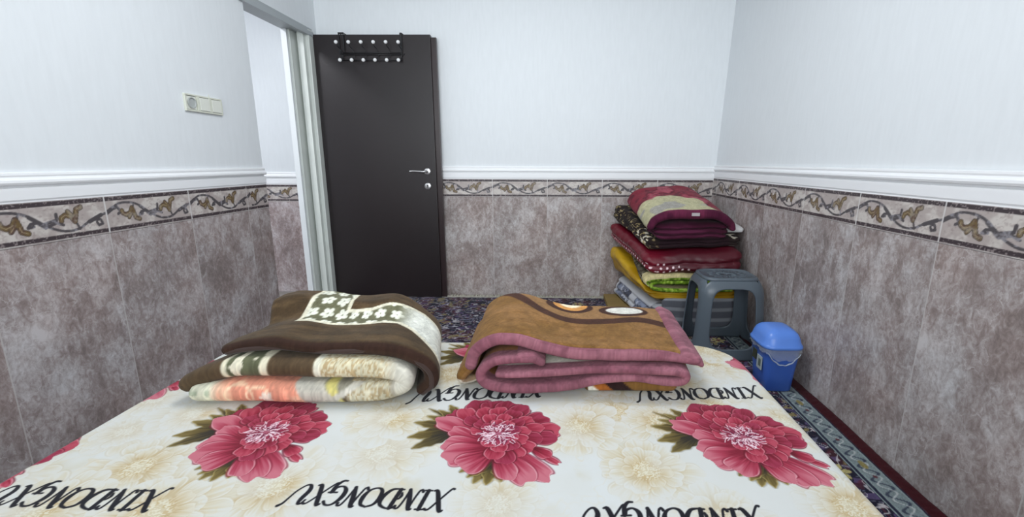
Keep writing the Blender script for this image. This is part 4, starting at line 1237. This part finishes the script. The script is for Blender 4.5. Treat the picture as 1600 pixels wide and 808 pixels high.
# cream blanket with lime green trim, rolled folds facing the room
gb = empty('folded_blanket', (.85, 2.88, .28))
tag(gb, 'cream blanket with lime green fringed edges folded under the red dotted quilt', 'blanket')
G_ = [(1.10, .382, .045), (.95, .384, .050), (.78, .380, .052), (.65, .372, .048), (.595, .355, .036), (.600, .335, .022), (.612, .326, .018)]
G2 = [(1.12, .350, .022), (.95, .352, .026), (.80, .346, .026), (.70, .350, .028), (.645, .345, .026), (.628, .325, .024), (.650, .305, .024), (.72, .298, .026), (.85, .296, .026), (1.0, .300, .026), (1.14, .300, .026)]
def gcol(SD, S, X, Y, Z, E, L):
    n = len(S); c = np.tile(hx('#bdb184'), (n, 1))
    g = mixc(np.tile(hx('#6a8c24'), (n, 1)), hx('#98b04c'), sm(.45, .65, noise(S * 90, Y * 60 + Z * 70, 4)))
    g = mixc(g, hx('#55701f'), sm(.6, .75, noise(S * 60, Y * 50 + Z * 50, 8)))
    return mixc(c, g, (1 - sm(.014, .024, E)) * ((SD > 0) | (L > 1.0)))
sheet('upper_fold', G_, 2.83, 2.93, M_fleece, gcol, gb, (0, .02), ds=.006, dy=.004, wave=.005, wf=(9, 6), seed=4)
sheet('lower_fold', G2, 2.835, 2.925, M_fleece, gcol, gb, (0, .005), ds=.006, dy=.004, wave=.005, wf=(9, 6), seed=8)

# red quilt with rows of white dots
def redc(Q, V, h):
    n = len(V); c = np.tile(hx('#660b20'), (n, 1))
    c = mixc(c, hx('#84132c'), sm(.45, .7, fbm(V[:, 0] * 6 + V[:, 1] * 5, V[:, 2] * 14, 4)))
    c = mixc(c, hx('#430a18'), sm(-.3, -.7, Q[:, 1]) * sm(.62, .80, V[:, 0]) * .85)  # maroon front face, with shade under the overhanging blanket painted in
    # rows of dots around the rim
    u = np.where(Q[:, 0] < -.8, V[:, 1], V[:, 0] * .9 + .1)
    for k, z in enumerate((.10, .30, .50)):
        uu = (u / .034 + .5 * (k % 2)) % 1 - .5
        d = np.hypot(uu * .034, (h - z - .08) * .10)
        mask = (Q[:, 0] < -.8) | ((Q[:, 1] < -.8) & (V[:, 0] < .60 + .28 * (1 - k * .3)))
        c = mixc(c, hx('#e6cfd2'), (1 - sm(.0050, .0075, d)) * mask)
    return c
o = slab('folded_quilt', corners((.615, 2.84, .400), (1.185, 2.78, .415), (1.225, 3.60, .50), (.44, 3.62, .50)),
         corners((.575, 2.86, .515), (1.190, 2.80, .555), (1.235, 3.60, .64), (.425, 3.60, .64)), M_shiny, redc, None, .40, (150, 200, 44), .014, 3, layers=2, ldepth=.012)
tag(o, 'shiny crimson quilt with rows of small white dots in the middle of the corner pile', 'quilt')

# dark leopard-print blanket
def leo(Q, V, h):
    n = len(V); c = np.tile(hx('#241b1a'), (n, 1))
    x = V[:, 0] * 1.0 + V[:, 2]; y = V[:, 1]
    a = noise(x * 55, y * 38, 4); b = noise(x * 42 + 7, y * 50, 9)
    p = (1 - sm(.04, .10, np.abs(a - .5)))
    c = mixc(c, hx('#a8966a'), p * sm(.40, .55, b) * (Q[:, 0] < -.2))
    c = mixc(c, hx('#d9d2c0'), sm(.72, .78, b) * (y < 3.12) * .9)
    c = mixc(c, hx('#c3bcae'), sm(.58, .66, noise(V[:, 1] * 22, V[:, 2] * 30, 19)) * (V[:, 0] > 1.13) * .9)
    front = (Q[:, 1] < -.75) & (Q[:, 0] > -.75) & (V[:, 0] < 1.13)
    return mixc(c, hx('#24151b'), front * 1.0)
o = slab('folded_blanket', corners((.600, 2.92, .545), (1.190, 2.90, .575), (1.22, 3.60, .665), (.46, 3.62, .665)),
         corners((.62, 2.93, .610), (1.215, 2.92, .630), (1.225, 3.58, .78), (.47, 3.60, .78)), M_plush, leo, None, .42, (70, 140, 34), .014, 5, layers=2, ldepth=.014)
tag(o, 'black and tan leopard print blanket folded under the burgundy one in the corner pile', 'blanket')

# white folded sheet poking out on the right
o = slab('folded_sheet', corners((1.08, 2.98, .650), (1.232, 2.96, .652), (1.24, 3.30, .69), (1.05, 3.30, .69)),
         corners((1.08, 2.98, .700), (1.240, 2.96, .684), (1.245, 3.30, .72), (1.05, 3.30, .74)), M_fleece, lambda Q, V, h: np.tile(hx('#c9c8c8'), (len(V), 1)), None, .4, (20, 20, 8), .006, 6)
tag(o, 'small white folded sheet poking out between the burgundy blanket and the right wall', 'sheet')

# burgundy blanket on top, cream and rose print upper side
tb = empty('folded_blanket', (.86, 3.2, .62))
tag(tb, 'plump burgundy blanket with cream and red floral top, topmost in the corner pile', 'blanket')
def botc(Q, V, h):
    n = len(V); c = np.tile(hx('#3c1226'), (n, 1))
    return mixc(c, hx('#54203a'), sm(.4, .7, fbm(V[:, 0] * 5, V[:, 2] * 20, 4)))
slab('lower_folds', corners((.665, 2.90, .605), (1.115, 2.90, .615), (1.20, 3.50, .72), (.58, 3.55, .72)),
     corners((.635, 2.91, .715), (1.125, 2.91, .715), (1.19, 3.50, .80), (.58, 3.55, .80)), M_plush, botc, tb, .35, (60, 50, 44), .012, 15, layers=3, ldepth=.03)
def topc(SD, S, X, Y, Z, E, L):
    n = len(S)
    burg = mixc(np.tile(hx('#4a1830'), (n, 1)), hx('#642640'), sm(.4, .7, fbm(S * 8, Y * 20, 3)))
    top = SD < 0
    cream = mixc(np.tile(hx('#bdb591'), (n, 1)), hx('#adaa88'), fbm(S * 7, Y * 7, 5))
    cream = mixc(cream, hx('#8f8c96'), sm(.62, .72, noise(X * 9, Y * 11, 25)) * (Y < 3.10) * .6)
    edge = 3.15 + .09 * np.sin((X - .6) * 9.0) + .05 * (noise(X * 22, Y * 22, 6) - .5) - .16 * sm(.98, 1.02, X) + .04 * sm(.7, .6, X)
    rose = np.tile(hx('#7c2334'), (n, 1)); q = fbm(X * 11, Y * 11, 16)
    rose = mixc(rose, hx('#a04c5a'), sm(.5, .65, q)); rose = mixc(rose, hx('#5c1a2a'), 1 - sm(.02, .06, np.abs(q - .47)))
    cream = mixc(cream, rose, sm(-.008, .008, Y - edge))
    c = mixc(burg, cream, top * sm(.022, .030, E))
    c = mixc(c, hx('#5a5a58'), (S < .10) * (Y > 3.22) * (Y < 3.42) * top)
    return c
TP = [(.62, .690, .05), (.650, .735, .055), (.72, .765, .06), (.85, .775, .062), (1.00, .775, .062), (1.07, .757, .060), (1.125, .718, .050), (1.14, .69, .04)]
o2 = sheet('top_fold', [(a, b, t) for a, b, t in TP][::-1], 2.885, 3.52, M_plush, topc, tb, (-.04, .125), ds=.006, dy=.006, wave=.010, wf=(5, 5), seed=11)
tgs = box('care_label', .865, .915, 2.873, 2.878, .772, .792, mat('label_satin', '#b6aeb0', .5), tb, .001)

# ------------------------------------------------------------------ grey plastic stool
def stool():
    st = empty('plastic_stool', (1.005, 2.585, 0.016))
    tag(st, 'grey plastic stool with open arched sides in front of the bedding pile', 'stool')
    M_st = mat('grey_plastic', '#566069', .32, spec=.5, bump=(90, .05, .001))
    cx, cy, z0, Ht = 1.000, 2.590, .016, .447
    def half(h):        # half-width in x and y at height h
        t = h / Ht
        fl = .018 * (1 - sm(0, .22, t))
        top = .028 * (np.clip((t - .80) / .20, 0, 1)) ** 2.4
        return .210 - .030 * t + fl * .4 - top, .182 - .030 * t + fl * .4 - top
    def surf(side, u, h, inset=0.0):
        """u -1..1 across the side, superelliptic corners"""
        hx_, hy_ = half(h); hx_ = hx_ - inset; hy_ = hy_ - inset
        a = side * math.pi / 2 + u * math.pi / 4
        c, s = np.cos(a), np.sin(a)
        k = (np.abs(c) ** 5.0 + np.abs(s) ** 5.0) ** (-1 / 5.0)
        return np.stack([cx + hx_ * c * k, cy + hy_ * s * k, z0 + h], -1)
    body = empty('frame', (cx, cy, z0)); body.parent = None
    bpy.data.objects.remove(body)
    bm = bmesh.new()
    hb, ht = .0, Ht - .004
    NA, NR = 72, 9
    for side in range(4):
        # window centre / half extents in (u,h)
        wu, whc, whh = .74, .232, .170
        rings = []
        for j in range(NR):
            f = j / (NR - 1)
            ring = []
            for k in range(NA):
                th = 2 * math.pi * (k + .5) / NA
                c, s = math.cos(th), math.sin(th)
                ke = (abs(c) ** 5 + abs(s) ** 5) ** (-1 / 5)
                km = 1 / max(abs(c), abs(s))
                top_r = 1.0
                iu, ih = wu * c * ke, whc + whh * s * ke
                ou, oh = c * km, (hb + ht) / 2 + (ht - hb) / 2 * s * km
                u = iu + (ou - iu) * f; h = ih + (oh - ih) * f
                ring.append((u, h))
            rings.append(ring)
        # window narrows towards the top like the legs
        vs = []
        for j, ring in enumerate(rings):
            row = []
            for (u, h) in ring:
                p = surf(side, u, np.array(h))
                row.append(bm.verts.new(tuple(p)))
            vs.append(row)
        for j in range(NR - 1):
            for k in range(NA):
                k2 = (k + 1) % NA
                bm.faces.new([vs[j][k], vs[j][k2], vs[j + 1][k2], vs[j + 1][k]])
    bmesh.ops.remove_doubles(bm, verts=bm.verts, dist=.0015)
    bmesh.ops.recalc_face_normals(bm, faces=bm.faces)
    fr = bm_obj('leg_frame', bm, M_st, st, True)
    md = fr.modifiers.new('wall', 'SOLIDIFY'); md.thickness = .007; md.offset = -1
    # seat
    bm = bmesh.new()
    prof = [(0.0, Ht - .006), (.35, Ht + .004), (.75, Ht + .009), (.93, Ht + .0105), (1.0, Ht + .012)]
    rings = []
    hx_, hy_ = half(Ht - .004)
    for f, z in [(1.0, Ht - .006), (.995, Ht + .002), (.97, Ht + .0085), (.93, Ht + .011), (.90, Ht + .010), (.885, Ht + .0075), (.6, Ht + .0065), (.3, Ht + .006), (.062, Ht + .006), (.058, Ht - .004)]:
        ring = []
        for k in range(96):
            a = 2 * math.pi * k / 96
            c, s = math.cos(a), math.sin(a)
            e = 5.0 if f > .9 else 2.6
            kk = (abs(c) ** e + abs(s) ** e) ** (-1 / e)
            ring.append(bm.verts.new((cx + hx_ * f * c * kk, cy + hy_ * f * s * kk, z0 + z)))
        rings.append(ring)
    for a_, b_ in zip(rings[:-1], rings[1:]):
        for k in range(96): bm.faces.new([a_[k], a_[(k + 1) % 96], b_[(k + 1) % 96], b_[k]])
    seat = bm_obj('seat', bm, M_st, st, True)
    md = seat.modifiers.new('wall', 'SOLIDIFY'); md.thickness = .005; md.offset = -1
    # raised pattern of ribs on the seat
    bm = bmesh.new()
    for k in range(16):
        a = 2 * math.pi * k / 16
        for r0, r1 in ((.030, .060), (.072, .105)):
            tube_bm(bm, [(cx + r0 * math.cos(a + (r0 > .05) * .2), cy + r0 * math.sin(a + (r0 > .05) * .2), z0 + Ht + .0065), (cx + r1 * math.cos(a + (r0 > .05) * .2), cy + r1 * math.sin(a + (r0 > .05) * .2), z0 + Ht + .007)], .0022, 6)
    bm_obj('seat_ribs', bm, M_st, seat, True)
stool()

# ------------------------------------------------------------------ blue bin with swing lid
def bin_():
    bn = empty('waste_bin', (1.090, 2.135, .016))
    tag(bn, 'small blue plastic waste bin with domed lid between bed and right wall', 'bin')
    M_bl = mat('blue_plastic', '#3c62b8', .32, spec=.5)
    M_bl2 = mat('blue_plastic_lid', '#5c8ae0', .30, spec=.5)
    cx, cy = 1.092, 2.128
    def rr_ring(bm, hx_, hy_, z, e=5.0, n=80, tilt=0):
        ring = []
        for k in range(n):
            a = 2 * math.pi * k / n
            c, s = math.cos(a), math.sin(a)
            kk = (abs(c) ** e + abs(s) ** e) ** (-1 / e)
            ring.append(bm.verts.new((cx + hx_ * c * kk, cy + hy_ * s * kk, z)))
        return ring
    def loft(name, levels, m, parent, e=5.0, caps=(True, True)):
        bm = bmesh.new(); rs = [rr_ring(bm, *lv, e=e) for lv in levels]
        for a_, b_ in zip(rs[:-1], rs[1:]):
            n = len(a_)
            for k in range(n): bm.faces.new([a_[k], a_[(k + 1) % n], b_[(k + 1) % n], b_[k]])
        if caps[0]: bm.faces.new(rs[0][::-1])
        if caps[1]: bm.faces.new(rs[-1])
        return bm_obj(name, bm, m, parent, True)
    loft('bin_body', [(.060, .068, .017), (.066, .074, .017), (.070, .078, .021), (.076, .084, .10), (.083, .093, .18), (.088, .099, .236), (.093, .104, .238), (.093, .104, .246), (.084, .095, .246), (.080, .090, .20)], M_bl, bn)
    lid = loft('lid', [(.094, .105, .240), (.0985, .110, .242), (.0985, .110, .252), (.095, .1065, .257), (.092, .103, .262), (.086, .097, .285), (.077, .088, .305), (.062, .073, .319), (.040, .050, .327), (.015, .02, .330)], M_bl2, bn, e=4.2)
    # liner: crumpled translucent bag hanging out below the lid rim
    M_bag = mat('clear_plastic_film', '#dfe8f0', .18, alpha=.25, spec=.7)
    bm = bmesh.new()
    n = 160; rows = 12; vs = []
    for j in range(rows):
        row = []
        for k in range(n):
            a = 2 * math.pi * k / n; c, s = math.cos(a), math.sin(a); e = 5.0
            kk = (abs(c) ** e + abs(s) ** e) ** (-1 / e)
            ft = math.sin(max(0, min(1, ((cx + .093 * c * kk) - (cx - .093)) / .186)) * math.pi)
            front = 1.0 if s < -.3 else .25
            drop = .020 + .040 * ft * front + .006 * math.sin(a * 9)
            f = j / (rows - 1)
            z = .244 - drop * f
            t = (z - .017) / .23
            hx_ = .070 + .020 * t + .0045 + .0022 * math.sin(a * 31 + j) * f + .004 * f; hy_ = .078 + .023 * t + .0045 + .0022 * math.sin(a * 27 - j) * f + .004 * f
            row.append(bm.verts.new((cx + hx_ * c * kk, cy + hy_ * s * kk, z)))
        vs.append(row)
    for j in range(rows - 1):
        for k in range(n): bm.faces.new([vs[j][k], vs[j][(k + 1) % n], vs[j + 1][(k + 1) % n], vs[j + 1][k]])
    ln = bm_obj('bin_liner', bm, M_bag, bn, True); ln['label'] = 'thin clear plastic liner hanging out under the lid'
    pts = []
    for k in range(24):
        f = k / 23; x = cx - .078 + .152 * f
        pts.append((x, cy - .1035 - .001 * math.sin(f * 20) + .012 * (1 - math.sin(math.pi * f)) * .3, .222 - .058 * math.sin(math.pi * f) ** .8 + .002 * math.sin(f * 31)))
    tube('liner_edge', pts, [.002, .003, .004, .003, .004, .003, .002], mat('clear_plastic_rolled', '#c9d6e6', .22, alpha=.45, spec=.7), ln, 8)
    # sticker on the left side
    lab = bmesh.new()
    box_bm(lab, cx - .0885, cx - .0835, cy - .060, cy - .012, .120, .185, .0005)
    st = bm_obj('sticker', lab, mat('sticker_paper', '#aab4b4', .5), bn); st['label'] = 'small pale paper sticker'
    box('sticker_print', cx - .0892, cx - .0884, cy - .054, cy - .030, .135, .172, mat('sticker_print_grey', '#5e6c66', .5), st)
    box('sticker_print', cx - .0890, cx - .0840, cy + .000, cy + .040, .150, .200, mat('sticker_print_dark', '#3c4030', .5), st)
bin_()
